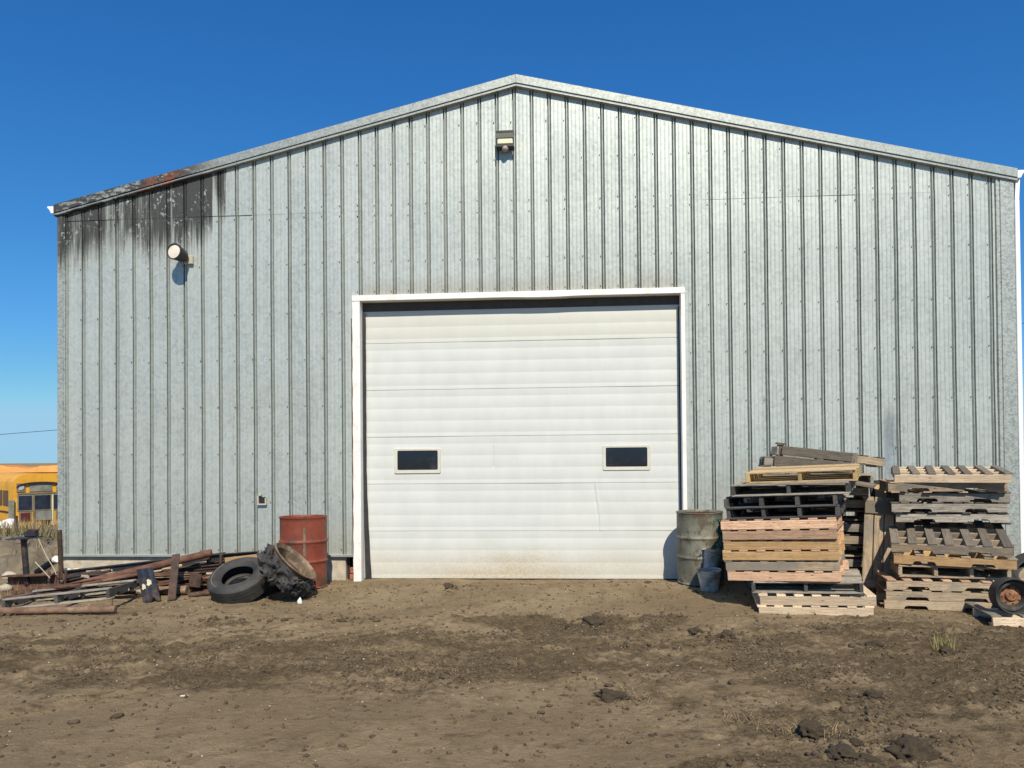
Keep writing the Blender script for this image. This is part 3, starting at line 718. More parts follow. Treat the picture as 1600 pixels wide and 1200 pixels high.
for (a, b, c, d_) in ((616, 689.5, 701, 740), (941, 1017, 696, 735)):
    x0, zt = wl(a, c, DO); x1, zb = wl(b, d_, DO)
    zt = (wl(a, c, DO)[1]+wl(b, c-0, DO)[1])/2+.004; zb = (wl(a, d_, DO)[1]+wl(b, d_, DO)[1])/2
    po = rrect(x0, x1, zb, zt, .022); pi_ = rrect(x0+.045, x1-.045, zb+.050, zt-.03, .018); n = len(po)
    po2 = rrect(x0+.006, x1-.006, zb+.006, zt-.006, .02)
    vs = [(p[0], DO+.006, p[1]) for p in po]+[(p[0], DO-.014, p[1]) for p in po2]+[(p[0], DO-.012, p[1]) for p in pi_]+[(p[0], DO+.004, p[1]) for p in pi_]
    mb = MB(); mb.add(vs, [(j*n+i, j*n+(i+1) % n, (j+1)*n+(i+1) % n, (j+1)*n+i) for j in range(3) for i in range(n)])
    mb.build('window_frame', M_WFRAME, door)
    mb = MB(); mb.add([(p[0], DO-.009, p[1]) for p in pi_], [tuple(range(n))]); mb.build('window_pane', M_GLASS, door)
# jambs, header, seals
jl0, jl1 = doorL, wl(564.5, 700)[0]; jr0, jr1 = wl(1066, 700)[0], doorR; zt = doorT
hz = wl(800, 465)[1]; 
def jamb(a, b, inner, sgn):
    mb = MB(); n = 40; vs = []; rnd = random.Random(int(sgn*3+9))
    for i in range(n+1):
        z = -.02 + (zt-.0+.02)*i/n
        wob = .004*math.sin(i*1.7)+(.002*rnd.random())
        if sgn < 0 and z < .8: wob -= .006*(1-z/.8)
        zz = z
        vs += [(a+wob, .03, zz), (a+wob*.8, -.034, zz), (b, -.036, zz), (b, DO-.02, zz)]
    mb.add(vs, [(4*j+i, 4*j+i+1, 4*j+i+5, 4*j+i+4) for j in range(n) for i in range(3)]); mb.build('door_jamb', M_WHITE, shed)
jamb(jl0, jl1, 1, -1)
mb = MB(); vs = []
for z in (-.02, hz, zt): vs += [(jr1, .03, z), (jr1, -.034, z), (jr0, -.036, z), (jr0, DO-.02, z)]
mb.add(vs, [(4*j+i+4, 4*j+i+5, 4*j+i+1, 4*j+i) for j in range(2) for i in range(3)]); mb.build('door_jamb', M_WHITE, shed)
mb = MB(); nn = 30; vs = []
for i in range(nn+1):
    s_ = jl0 + (jr1-jl0)*i/nn; k = .5*(1+math.tanh((s_-.15)*9))*.5*(1-math.tanh((s_-.75)*9))
    vs += [(s_, .03, zt+.006), (s_, -.040, zt+.006), (s_, -.042, hz-.010*k), (s_, DO-.01, hz-.008*k)]
mb.add(vs, [(4*j+i, 4*j+i+1, 4*j+i+5, 4*j+i+4) for j in range(nn) for i in range(3)]); mb.build('door_header', M_WHITE, shed)
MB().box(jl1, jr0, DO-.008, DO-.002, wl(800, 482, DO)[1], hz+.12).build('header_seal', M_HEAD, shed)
mb = MB(); vs = []; n = 26
for i in range(n+1):
    z = 3.62*i/n; fl_ = .035*max(0, 1-z/1.5)**1.4; s_ = jl1-.004
    wv = .002*math.sin(i*2.1)
    vs += [(s_+.004+fl_*.55, DO-.045, z), (s_+.047+fl_*1.7+wv, DO-.028, z), (s_+.047+fl_*1.7+wv, DO-.022, z)]
mb.add(vs, [(3*j+i, 3*j+i+1, 3*j+i+4, 3*j+i+3) for j in range(n) for i in range(2)]); mb.build('seal_and_shade_strip', M_BLACKR, shed)
MB().box(jr0-.016, jr0-.002, DO-.03, DO-.02, 0, 3.62).build('seal_and_shade_strip', M_BLACKR, shed)  # thin black strip painting the shadow gap beside the right jamb
# rotten framing seen beside the left jamb, bent sheet corner
mb = MB(); mb.add([(doorL-.035,-.02,.35),(doorL-.004,-.03,.35),(doorL-.02,-.028,.62),(doorL-.03,-.035,.52)], [(0,1,2,3)]); mb.build('bent_sheet_corner', M_SIDEWALL, shed)
MB().box(doorL-.022, doorL-.003, -.012, .03, .35, doorT-.3).build('jamb_backing', M_RUST, shed)
# light fixtures and boxes fixed to the wall
def wall_local(px, py, off): s_, z = wl(px, py, off); return Vector((s_, off, z))
lamp = empty('floodlight', (0,0,0), 0, 'round barrel floodlight on a dark arm, high on the sooty left of the wall', 'light'); lamp.matrix_world = SM.copy()
f = wall_local(272.5, 393, -.25); b = Vector((f.x+.035, -.04, f.z-.02)); dvec = (f-b).normalized(); q = dvec.to_track_quat('Z', 'Y').to_matrix().to_4x4()
Mx = Matrix.Translation(f) @ q
MB().lathe([(0,-.21),(.06,-.21),(.085,-.17),(.092,-.12),(.105,-.02),(.112,0),(.112,.018),(.098,.018),(.094,.004)], 28, Mx).build('lamp_housing', M_LAMPB, lamp, True)
MB().lathe([(0,.012),(.05,.010),(.094,.004)], 28, Mx).build('lamp_lens', M_LENS, lamp, True)
c = Vector((f.x+.05, -.0, f.z-.05))
MB().cyl((c.x, -.12, c.z), (c.x, -.014, c.z), .028, 12).build('lamp_arm', M_LAMPB, lamp, True)
MB().box(c.x-.02, c.x+.10, -.05, -.005, c.z-.07, c.z+.05).build('junction_box', M_TIN, lamp, bevel=.006)
lamp2 = empty('wall_pack_light', (0,0,0), 0, 'boxy security light with a round photocell, below the gable peak', 'light'); lamp2.matrix_world = SM.copy()
a = wall_local(775.5, 206, -.12); b = wall_local(802.5, 229, -.12); z0, z1 = b.z, a.z; x0, x1 = a.x, b.x; h = z1-z0
mb = MB(); mb.add([(x0,-.02,z1),(x1,-.02,z1),(x1,-.02,z1-h*.42),(x0,-.02,z1-h*.42),(x0,-.13,z1-h*.03),(x1,-.13,z1-h*.03),(x1,-.13,z1-h*.42),(x0,-.13,z1-h*.42)], [(0,1,5,4),(4,5,6,7),(0,4,7,3),(1,2,6,5),(3,7,6,2)]); mb.build('lamp_hood', M_LAMPO, lamp2)
MB().box(x0-.004, x1+.004, -.134, -.03, z1-h*.10, z1+.012).build('hood_cap', M_LAMPB, lamp2, bevel=.004)
MB().box(x0+.012, x1-.012, -.122, -.03, z1-h*.80, z1-h*.43).build('lamp_lens', M_LENS2, lamp2, bevel=.008)
MB().box(x0-.004, x1+.004, -.128, -.01, z0-.0, z1-h*.81).build('lamp_base', M_LAMPB, lamp2, bevel=.004)
xm = (x0+x1)/2; mb = MB(); mb.lathe([(0,.055),(.022,.052),(.038,.038),(.044,.018),(.044,0),(0,0)], 20, Matrix.Translation((xm,-.080,z0-.012)) @ Matrix.Rotation(R(78), 4, 'X')); mb.build('photocell', M_PINK, lamp2, True)
eb = empty('outlet_box', (0,0,0), 0, 'small open tin outlet box on the lower left of the wall', 'outlet box'); eb.matrix_world = SM.copy()
a = wall_local(402, 777, -.04); b = wall_local(416, 789, -.04); mb = MB(); t = .018; x0, x1, z0, z1 = a.x, b.x, b.z, a.z
mb.box(x0, x1, -.045, -.0, z0, z0+t); mb.box(x1-t, x1, -.045, 0, z0+t, z1-.01); mb.box(x0, x0+t, -.045, 0, z0+t, z1+.02); mb.build('box_rim', M_TIN, eb)
MB().box(x0+t, x1-t, -.022, -.002, z0+t, z1).build('box_back', M_BLACK, eb)
MB().box(x0+.02, x0+.055, -.05, -.01, z1+.015, z1+.05).build('box_knob', M_TIN, eb, bevel=.005)

# ------------------------------------------------------------------ pallets
_pc = {}
def board_mesh(L, w_, t, mat, notch=False, top_notch=False):
    key = (round(L,3), round(w_,3), round(t,3), mat.name, notch)
    if key in _pc: return _pc[key]
    mb = MB()
    if notch:
        a0, a1, b0, b1 = .16*L, .36*L, .64*L, .84*L; nd = .036
        pr = [(0,0),(a0,0),(a0+.012,nd*.75),(a0+.03,nd),(a1-.03,nd),(a1-.012,nd*.75),(a1,0),(b0,0),(b0+.012,nd*.75),(b0+.03,nd),(b1-.03,nd),(b1-.012,nd*.75),(b1,0),(L,0),(L,w_),(0,w_)]
        n = len(pr); vs = [(p[0]-L/2, -t/2, p[1]) for p in pr]+[(p[0]-L/2, t/2, p[1]) for p in pr]
        mb.add(vs, [tuple(range(n)), tuple(range(n, 2*n))[::-1]]+[(i, n+i, n+(i+1) % n, (i+1) % n) for i in range(n)])
        me = mb.mesh('stringer', mat)
    else:
        mb.box(-L/2, L/2, -w_/2, w_/2, -t/2, t/2)
        rj = random.Random(len(_pc)); mb.v = [(v[0]+rj.uniform(-.003,.003), v[1]+rj.uniform(-.0025,.0025), v[2]+rj.uniform(-.001,.001)) for v in mb.v]
        me = mb.mesh('board', mat, bevel=.0035)
    _pc[key] = me; return me
def pallet(px, Y, z, yaw, W, D, kind, mat, label, group, tilt=0.0, back=0.0, deck=None, nd=7, bottom=0, notch=False, slat_mat=None, cross=3, seed=0, dw=.088, M=None, xoff=None, top=True, miss=(), lap=.0):
    """front-left foot at photograph column px, Y metres ahead; x runs along the front, y to the rear"""
    rnd = random.Random(seed+int(z*1000)+int(px)); DK = .018; SHT = .089
    if M is None:
        X_ = at(px, 716+(EYE-z)*F/Y, Y).x
        M = Matrix.Translation((X_, Y, z)) @ Matrix.Rotation(-R(yaw), 4, 'Z') @ Matrix.Rotation(-R(tilt), 4, 'Y') @ Matrix.Rotation(R(back), 4, 'X')
    t = empty('pallet', mtx=M, label=label, cat='pallet', group=group)
    sm_ = slat_mat or mat; zb = DK if bottom else 0.0
    def put(name, me, loc, rz=0.0, rx=0.0):
        o = link(name, me, t); o.location = loc; o.rotation_euler = (rx, rnd.uniform(-.004,.004), rz+rnd.uniform(-.02,.02) if name != 'stringer' else rz+rnd.uniform(-.006,.006)); o.scale = (rnd.uniform(.975,1.012), 1, 1); return o
    if kind == 'front':                      # stringers lie across the front
        for k in range(cross):
            y = .019 + (D-.038)*k/(cross-1)
            if notch: put('stringer', board_mesh(W, SHT, .038, mat, True), (W/2, y, zb))
            else: put('stringer', board_mesh(W, .038, SHT, mat), (W/2, y, zb+SHT/2))
        dz = zb+SHT+DK/2
        if top:
            for k in range(nd):
                if k in miss: continue
                x = dw/2 + (W-dw)*k/(nd-1) + rnd.uniform(-.008,.008)
                put('deck_board', board_mesh(D+lap, dw, DK, sm_), (x, D/2-lap/2, dz), R(90))
        for k in range(bottom):
            x = dw/2 + (W-dw)*k/(max(1, bottom-1)) + rnd.uniform(-.02,.02); put('bottom_board', board_mesh(D, dw, DK, sm_), (x, D/2, DK/2), R(90))
    else:                                    # stringer ends show, boards lie across the front
        for k in range(cross):
            x = .019 + (W-.038)*k/(cross-1)
            if notch: put('stringer', board_mesh(D, SHT, .038, mat, True), (x, D/2, zb), R(90))
            else: put('stringer', board_mesh(D, .038, SHT, mat), (x, D/2, zb+SHT/2), R(90))
        for k in range(nd):
            if not top or k in miss: continue
            y = dw/2 + (D-dw)*k/(nd-1); put('deck_board', board_mesh(W, dw, DK, sm_), (W/2+rnd.uniform(-.006,.006), y, zb+SHT+DK/2))
        for k in range(bottom):
            y = dw/2 + (D-dw)*k/(max(1, bottom-1)); put('bottom_board', board_mesh(W, dw, DK, sm_), (W/2, y, DK/2))
    return t
GL = 'pallets in the left stack beside the door'
pallet(1184, 8.00, -.030, 14, 1.13, .95, 'front', W_FRESH, 'pale new pallet at the very bottom of the left stack, on the dirt', GL, tilt=1.6)
pallet(1187, 8.02, .077, 14, 1.13, .95, 'front', W_FRESH, 'pale new pallet second from the bottom of the left stack', GL, tilt=1.6)
pallet(1175, 8.15, .180, 22, 1.08, .95, 'ends', W_DARK, 'dark open pallet third from the bottom of the left stack, set to the right', GL, tilt=2.6, bottom=6, nd=8, slat_mat=W_GREY)
zz = [.292+.1085*k for k in range(6)]
lb = ['pale pink pallet resting on the low dark open pallet in the left stack', 'grey-brown weathered pallet among pink ones low in the left stack', 'pinkish pallet under the orange one in the left stack',
      'orange-tinted pallet with a split front stringer in mid left stack', 'pink pallet with yellow smudge second below the dark pallets of the left stack', 'topmost of the pink pallets, right under the dark pallets of the left stack']
for k, (pxl, mt, ya) in enumerate(((1136,W_PINK,27.5),(1133,W_TAN,26.5),(1130,W_ORNG,27),(1130.5,W_ORNG,26),(1129,W_PINK,27.5),(1127,W_PINK,27))):
    pallet(pxl, 8.29, zz[k], ya, 1.15, .95, 'front', mt, lb[k], GL, tilt=3.0, nd=7, slat_mat=(W_PINK if k != 1 else W_TAN), seed=k)
pallet(1136, 8.28, .946, 27, 1.12, .95, 'ends', W_DARK, 'dark pallet directly on the pink pallets, lowest of three dark ones, left stack', GL, tilt=3.0, nd=9, notch=True, cross=4, bottom=5)
pallet(1131.5, 8.28, 1.060, 27, 1.13, .95, 'ends', W_DARK, 'dark notched pallet in the middle of the three dark ones, left stack', GL, tilt=3.0, nd=9, notch=True, cross=4, bottom=6, miss=(0,))
pallet(1143, 8.28, 1.192, 28, 1.17, .95, 'ends', W_DARK, 'grey-topped dark pallet just under the yellow one at the top of the left stack', GL, tilt=2.4, nd=9, cross=3, bottom=7, slat_mat=W_GREY, dw=.10, back=2.2)
pallet(1166, 8.34, 1.325, 27, 1.10, .90, 'ends', W_YELL, 'yellow new pallet at the top of the left stack', GL, tilt=2.2, nd=7, bottom=4, dw=.105, back=3.0, slat_mat=W_TANY)
# rear pile between the left stack and the wall
GR = 'old pallets piled against the wall behind the left stack'
rl = ['grey', 'weathered', 'grey', 'weathered', 'grey', 'weathered', 'grey', 'weathered', 'grey', 'weathered']
pos = ['lowest', 'second from the ground', 'third from the ground', 'fourth from the ground', 'fifth from the ground', 'sixth from the ground', 'seventh from the ground', 'eighth from the ground', 'ninth from the ground', 'topmost flat one']
for k in range(10):
    pallet(1172+3*math.sin(k*2.3), 9.22+.02*math.sin(k), .02+k*.140, 12+1.5*math.sin(k*1.9), 1.36+.03*math.sin(k*3.1), .60, 'front' if k % 3 else 'ends', (W_GREY, W_TAN, W_GREY)[k % 3],
           '%s old pallet, %s in the pile behind the left stack' % (('grey', 'tan')[k % 3 == 1], pos[k]), GR, nd=6, bottom=3, seed=k, cross=3, slat_mat=(W_SLAT, W_TAN)[k % 2])
# broken crate tipped on top of the rear pile
c0 = at(1209, 727, 9.15)
Mc = Matrix.Translation((c0.x, 9.15, 1.50)) @ Matrix.Rotation(-R(9), 4, 'Z') @ Matrix.Rotation(R(6.5), 4, 'Y')
cr_ = empty('broken_crate', mtx=Mc, label='tipped grey-brown crate of broad planks on top of the rear pallet pile', cat='crate')
for i, (z, L, x) in enumerate(((.075, .86, .43), (.205, .80, .47))):
    o = link('plank', board_mesh(L, .012+.006, .125 if i == 0 else .105, W_SLAT), cr_); o.location = (x, 0, z); o.rotation_euler = (0, -.006+.012*i, 0)
for i, (x, z) in enumerate(((.06,.14), (.90,.13))):
    o = link('corner_post', board_mesh(.26, .05, .075, W_SLAT), cr_); o.location = (x, .06, z); o.rotation_euler = (0, R(90), 0)
for i in range(3):
    o = link('side_plank', board_mesh(.40, .018, .10, W_GREY), cr_); o.location = ((.03, .03, .91)[i], .22, (.08, .20, .14)[i]); o.rotation_euler = (0, 0, R(90))
o = link('rear_plank', board_mesh(.86, .018, .12, W_GREY), cr_); o.location = (.45, .42, .12)
o = link('cap_block', board_mesh(.11, .10, .02, W_SLAT), cr_); o.location = (.06, .06, .285)
# a light pallet hanging out to the right on top of the rear pile, and a block-ended one at its left
c1 = at(1300, 712, 9.42)
pallet(0, 9.42, 1.62, 0, .80, .34, 'front', W_TAN, 'pale slanting pallet poking out right of the tipped crate', GR, nd=5, bottom=4, M=Matrix.Translation((c1.x-.20, 9.40, 1.585)) @ Matrix.Rotation(-R(5), 4, 'Z') @ Matrix.Rotation(R(8), 4, 'Y'), slat_mat=W_SLAT, dw=.075)
c2 = at(1196, 727, 9.30)
pallet(0, 9.3, 1.5, 0, .55, .40, 'front', W_GREY, 'short grey pallet end sticking out left of the tipped crate', GR, nd=4, bottom=3, M=Matrix.Translation((c2.x-.03, 9.28, 1.50)) @ Matrix.Rotation(-R(10), 4, 'Z') @ Matrix.Rotation(R(5), 4, 'Y'), slat_mat=W_SLAT)
# broad plank lying on the right end of the rear pile
o = link('plank', board_mesh(.62, .20, .03, W_SLAT)); o.location = at(1352, 757, 8.75); o.rotation_euler = (R(10), R(0), R(62)); tag(o, 'broad grey plank lying askew right of the yellow pallet', 'plank')
# pallet stood on end, leaning, in the gap
b0 = at(1345, 893, 8.75); 
Ml = Matrix.Translation((b0.x, 8.75, .13)) @ Matrix.Rotation(R(-16), 4, 'Z') @ Matrix.Rotation(R(4.0), 4, 'Y') @ Matrix.Rotation(R(-9), 4, 'X')
lp = empty('standing_pallet', mtx=Ml, label='tan pallet stood on end in the gap between the two stacks', cat='pallet')
for i in range(4):
    o = link('deck_board', board_mesh(1.02, .098, .018, W_TAN), lp); o.location = (.055+.108*i, 0, .53); o.rotation_euler = (0, R(-90), 0); o.rotation_euler = (R(90), R(-90), 0)
for z in (.045, .98):
    o = link('stringer', board_mesh(.44, .05, .085, W_TAN), lp); o.location = (.22, .038, z)
for z in (.035, .90):
    o = link('cleat', board_mesh(.42, .018, .085 if z < .5 else .15, W_TAN), lp); o.location = (.22, -.020, z+.02)
# padded board with a black edge
c3 = at(1371, 800, 9.35)
pb = empty('edged_board', mtx=Matrix.Translation((c3.x, 9.35, .16)) @ Matrix.Rotation(R(-9), 4, 'X') @ Matrix.Rotation(R(-6), 4, 'Z'), label='beige board with a black rounded edge leaning behind the right stack', cat='board')
po = rrect(0, .42, 0, 1.17, .07); pi_ = rrect(.045, .375, .045, 1.125, .04); n = len(po)
mb = MB(); mb.add([(p[0], 0, p[1]) for p in po]+[(p[0], 0, p[1]) for p in pi_]+[(p[0], .04, p[1]) for p in pi_]+[(p[0], .04, p[1]) for p in po], [(j*n+i, j*n+(i+1) % n, ((j+1) % 4)*n+(i+1) % n, ((j+1) % 4)*n+i) for j in range(4) for i in range(n)]); mb.build('edge_trim', M_BLACKR, pb)
mb = MB(); mb.add([(p[0], .010, p[1]) for p in pi_]+[(p[0], .03, p[1]) for p in pi_], [tuple(range(n)), tuple(range(n, 2*n))]); mb.build('face', M_PLY, pb)

GRR = 'pallets in the right stack by the wall corner'
pallet(1383, 8.15, .005, 15, 1.16, 1.0, 'front', W_FRESH, 'pale pallet lowest in the right stack, on the dirt', GRR, notch=True, top=False, tilt=.4)
pallet(1383, 8.15, .098, 15, 1.17, 1.0, 'front', W_TAN, 'tan notched pallet second from the ground in the right stack', GRR, notch=True, tilt=.4, nd=7)
pallet(1385, 8.15, .206, 15, 1.16, 1.0, 'front', W_TAN, 'tan notched pallet third from the ground in the right stack', GRR, notch=True, tilt=.4, nd=7, slat_mat=W_PINK)
pallet(1404, 8.20, .330, 17, 1.05, 1.0, 'ends', W_TAN, 'tan open pallet fourth from the ground in the right stack', GRR, nd=8, bottom=6, cross=4, tilt=.2)
pallet(1396, 8.22, .470, 25, 1.12, .95, 'front', W_ORNG, 'light orange notched pallet under the tipped one in mid right stack', GRR, notch=True, tilt=-.4, nd=6, slat_mat=W_TAN, back=1.0)
pallet(1392, 8.24, .592, 25, 1.11, .95, 'front', W_TAN, 'tipped-up pallet with seven grey slats showing, in the middle of the right stack', GRR, notch=True, tilt=-.2, nd=7, back=11.5, slat_mat=W_SLAT, bottom=0, dw=.082, cross=5)
pallet(1400, 8.58, .865, 18, 1.10, .90, 'front', W_GREY, 'dark grey notched pallet lowest of the grey ones in the right stack', GRR, notch=True, nd=6, bottom=4, cross=4, slat_mat=W_DARK, tilt=.3)
pallet(1394, 8.56, .978, 17, 1.12, .90, 'front', W_GREY, 'light grey notched pallet, second of the grey ones in the right stack', GRR, notch=True, nd=6, bottom=4, cross=4, slat_mat=W_DARK, tilt=.3, seed=3)
pallet(1405, 8.56, 1.090, 18, 1.08, .90, 'front', W_GREY, 'pale grey notched pallet shifted right, third of the grey ones in the right stack', GRR, notch=True, nd=6, bottom=4, cross=4, slat_mat=W_SLAT, tilt=.3, seed=5)
pallet(1389, 8.56, 1.205, 19, 1.14, .90, 'front', W_TAN, 'half grey half orange notched pallet under the top one of the right stack', GRR, notch=True, nd=6, bottom=4, cross=4, slat_mat=W_PINK, tilt=.3, seed=6)
pallet(1396, 8.55, 1.322, 25, 1.12, .92, 'front', W_FRESH, 'pale pallet with seven grey slats on top of the right stack', GRR, nd=7, back=4.5, slat_mat=W_SLAT, tilt=-.1, seed=8, dw=.078, cross=4)
# pallet at the frame edge that carries the wheel
pallet(1550, 7.28, -.005, 12, 1.10, .9, 'front', W_FRESH, 'pale pallet on the dirt at the right edge, under the rusty wheel', 'loose pallets', nd=5, tilt=.3, slat_mat=W_SLAT)
# corner block under the shed corner at right, short post
o = link('timber_block', board_mesh(.38, .15, .26, W_TAN)); o.location = at(1588, 884, 9.15); o.location.z = .20; o.rotation_euler = (0,0,.1); tag(o, 'tan timber block lying under the right corner of the shed', 'timber block')
o = link('fence_post', board_mesh(.52, .07, .07, W_SLAT)); p = at(1577, 870, 8.9); o.location = (p.x, p.y, .32); o.rotation_euler = (0, R(90), .2); tag(o, 'short brown post standing behind the right stack', 'post')

# ------------------------------------------------------------------ drums
def drum(px, Y, z, mat, label, dia=.585, H=.88, rz=0.0, seed=1, tilt=(0,0)):
    p = at(px, 900, Y); t = empty('steel_drum', (p.x, Y, z), rz, label, 'drum'); t.rotation_euler = (R(tilt[0]), R(tilt[1]), rz); r = dia/2
    def hoop(z0): return [(r-.006, z0-.030), (r-.003, z0-.018), (r+.005, z0-.008), (r+.006, z0), (r+.005, z0+.008), (r-.003, z0+.018), (r-.006, z0+.030)]
    pr = [(r-.012, .0), (r+.001, .002), (r+.001, .014), (r-.008, .022)] + hoop(H*.355)[0:0]
    zs_ = [.06, .12, .18, .24]; pr += [(r-.006, q) for q in zs_] + hoop(.33) + [(r-.006, .40), (r-.006, .48)] + hoop(.575) + [(r-.006, q) for q in (.64, .70, .76, .82)] + [(r-.007, H-.025), (r-.003, H-.018), (r+.002, H-.010), (r+.002, H-.002), (r-.003, H+.001), (r-.008, H-.004), (r-.010, H-.03)]
    def jit(rr, zz, a):
        k = 1+ .010*mnoise.noise(Vector((math.cos(a)*1.6+seed, math.sin(a)*1.6, zz*3.2)))*(1 if .03 < zz < H-.02 else .4); return rr*k, zz
    MB().lathe(pr, 56, None, jit).build('drum_body', mat, t, True, ang=50)
    MB().lathe([(r-.0105, H-.028), (r-.012, H-.16), (0.0, H-.17)], 48).build('drum_inside', M_DRUMIN, t, True)
    MB().lathe([(r-.012, .012), (0, .012)], 32).build('drum_base', M_DRUMIN, t)
    return t
d1 = drum(474.5, 9.66, .045, M_RED, 'rusty red steel drum standing at the wall left of the door', seed=2)
d2 = drum(1094.5, 9.70, .050, M_GREYD, 'dented grey-green steel drum at the right jamb of the door', .575, .89, 1.0, 7, (0, -1.0))
# dull vertical stripe where the red paint is scraped off
mb = MB(); r = .290; vs = []
for i in range(14):
    z = .40+.36*i/13
    for a in (-1.32, -1.22): vs.append((r*math.cos(a+.012*math.sin(i*1.7)), r*math.sin(a), z))
mb.add(vs, [(2*i, 2*i+1, 2*i+3, 2*i+2) for i in range(13)]) ; mb.v = [(v[0]*1.006, v[1]*1.006, v[2]) for v in mb.v]
# keep clear of the hoop at z=.575
mb.v = [(v[0]*(1.022 if abs(v[2]-.575) < .035 else 1), v[1]*(1.022 if abs(v[2]-.575) < .035 else 1), v[2]) for v in mb.v]
mb.build('paint_stripe', plain('scraped_olive', (.15,.12,.075), .7, 0, .3, 20), d1)

# pails and green mesh beside the left stack
def pail(px, Y, z, r0, r1, H, label, tilt, name='metal_pail', lid=False):
    p = at(px, 900, Y); t = empty(name, (p.x, Y, z), 0, label, 'pail'); t.rotation_euler = (R(tilt[0]), R(tilt[1]), 0)
    def jit(rr, zz, a): return rr*(1+.025*math.sin(a*2+zz*9)), zz + .006*math.sin(a*2)
    MB().lathe([(0,0),(r0,0),(r0+(r1-r0)*.7,H*.7),(r0+(r1-r0)*.72+.006,H*.72),(r0+(r1-r0)*.75,H*.74),(r0+(r1-r0)*.84,H*.84),(r0+(r1-r0)*.85+.006,H*.86),(r0+(r1-r0)*.9,H*.88),(r1,H*.98),(r1+.008,H),(r1+.008,H+.006),(r1-.004,H+.004),(r0*.96,H*.2)], 36, None, jit).build('pail_body', M_PAIL, t, True)
    if lid: MB().lathe([(0,H+.012),(r1*.7,H+.016),(r1+.028,H+.004),(r1+.03,H-.004),(r1,H-.006)], 32, None, jit).build('pail_lid', M_PAIL, t, True)
    hp = [(r1*math.cos(a)*1.05, -.02-.10*math.sin(a)*1.0, H*.93+.05*math.sin(a)) for a in np.linspace(0, math.pi, 14)]
    MB().tube(hp, .005, 6).build('handle', M_RUSTL, t, True)
    return t
pail(1109, 9.22, .03, .105, .135, .24, 'dented grey metal pail on the dirt between the grey drum and the pallets', (3,-3))
pail(1109, 9.44, .24, .085, .10, .24, 'smaller lidded grey metal can standing behind the dented pail', (-2,5), 'metal_can', True)
pail(1111, 9.46, .02, .10, .11, .215, 'upturned grey bucket under the lidded metal can', (0,0), 'metal_bucket')
gm = empty('green_netting', at(1127, 836, 8.95), 0, 'crumpled green netting hanging at the left side of the pallets', 'netting')
mb = MB(); rnd = random.Random(4)
for k in range(46):
    p = Vector((rnd.uniform(-.05,.06), rnd.uniform(-.05,.05), rnd.uniform(-.22,.20))); pts = [p]
    for j in range(5): pts.append(pts[-1]+Vector((rnd.uniform(-.035,.035), rnd.uniform(-.02,.02), rnd.uniform(-.06,.03))))
    mb.tube(pts, .0045, 4)
mb.build('netting_cords', M_GREEN, gm)
mb = MB(); n = 9; vs = []
for i in range(n):
    for j in range(14): vs.append((-.04+.10*i/(n-1)+.015*math.sin(j*1.3), .03+.03*math.sin(i*2.1+j), -.2+.38*j/13))
mb.add(vs, [(i*14+j, i*14+j+1, (i+1)*14+j+1, (i+1)*14+j) for i in range(n-1) for j in range(13)]); mb.build('netting_sheet', M_GREEN, gm, True)

# ------------------------------------------------------------------ tyres and wheel
def frame_from(nrm, loc, spin=0.0):
    return Matrix.Translation(loc) @ Vector(nrm).normalized().to_track_quat('Z', 'Y').to_matrix().to_4x4() @ Matrix.Rotation(spin, 4, 'Z')
def tyre_profile(Ro, Ri, W):
    h = W/2
    pr = [(Ri, -h*.62), (Ri+.012, -h*.78), (Ri+(Ro-Ri)*.3, -h*.97), (Ri+(Ro-Ri)*.55, -h), (Ro-.035, -h*.92), (Ro-.012, -h*.80)]
    for c in (-.5, -.17, .17, .5): pr += [(Ro, h*(c-.11)*1.25-.0), (Ro, h*(c-.03)*1.25), (Ro-.010, h*(c-.02)*1.25), (Ro-.010, h*(c+.02)*1.25), (Ro, h*(c+.03)*1.25)]
    pr += [(Ro-.012, h*.80), (Ro-.035, h*.92), (Ri+(Ro-Ri)*.55, h), (Ri+(Ro-Ri)*.34, h*.98), (Ri+(Ro-Ri)*.30, h*.99+.004), (Ri+(Ro-Ri)*.26, h*.96), (Ri+.012, h*.78), (Ri, h*.62), (Ri+.02, h*.5), (Ro-.05, h*.6), (Ro-.035, 0), (Ro-.05, -h*.6), (Ri+.02, -h*.5)]
    return pr
tp = at(374, 907, 9.02); nr = (-.13, -.50, .86)
ty = empty('tyre', mtx=frame_from(nr, tp), label='worn black truck tyre leaning back on the scrap pile', cat='tyre')
MB().lathe(tyre_profile(.345, .182, .235), 64, None, lambda r_, z_, a: (r_*(1+.012*math.sin(2*a+1)), z_+.006*math.sin(3*a)), close=True).build('tyre_casing', M_TYRE, ty, True, ang=40)
t3 = empty('tyre', mtx=frame_from((.05,-.05,1), Vector((tp.x+.03, 9.42, .085))), label='second black tyre added flat beneath the leaning one to darken its hole', cat='tyre')
MB().lathe(tyre_profile(.33, .15, .15), 48, None, None, close=True).build('tyre_casing', M_TYRE, t3, True, ang=40)  # extra tyre put in so the leaning tyre's hole shows dark
MB().lathe([(.16,-.05),(0,-.055)], 24).build('hole_dark_disc', M_BLACKR, t3)  # black disc added to keep the hole dark
arc = [(.285*math.cos(a), .285*math.sin(a), .1180+.001*math.sin(9*a)) for a in np.linspace(R(150), R(250), 22)]
mb = MB(); mb.tube(arc, .006, 5); mb.build('scuffed_edge', M_TYREP, ty)
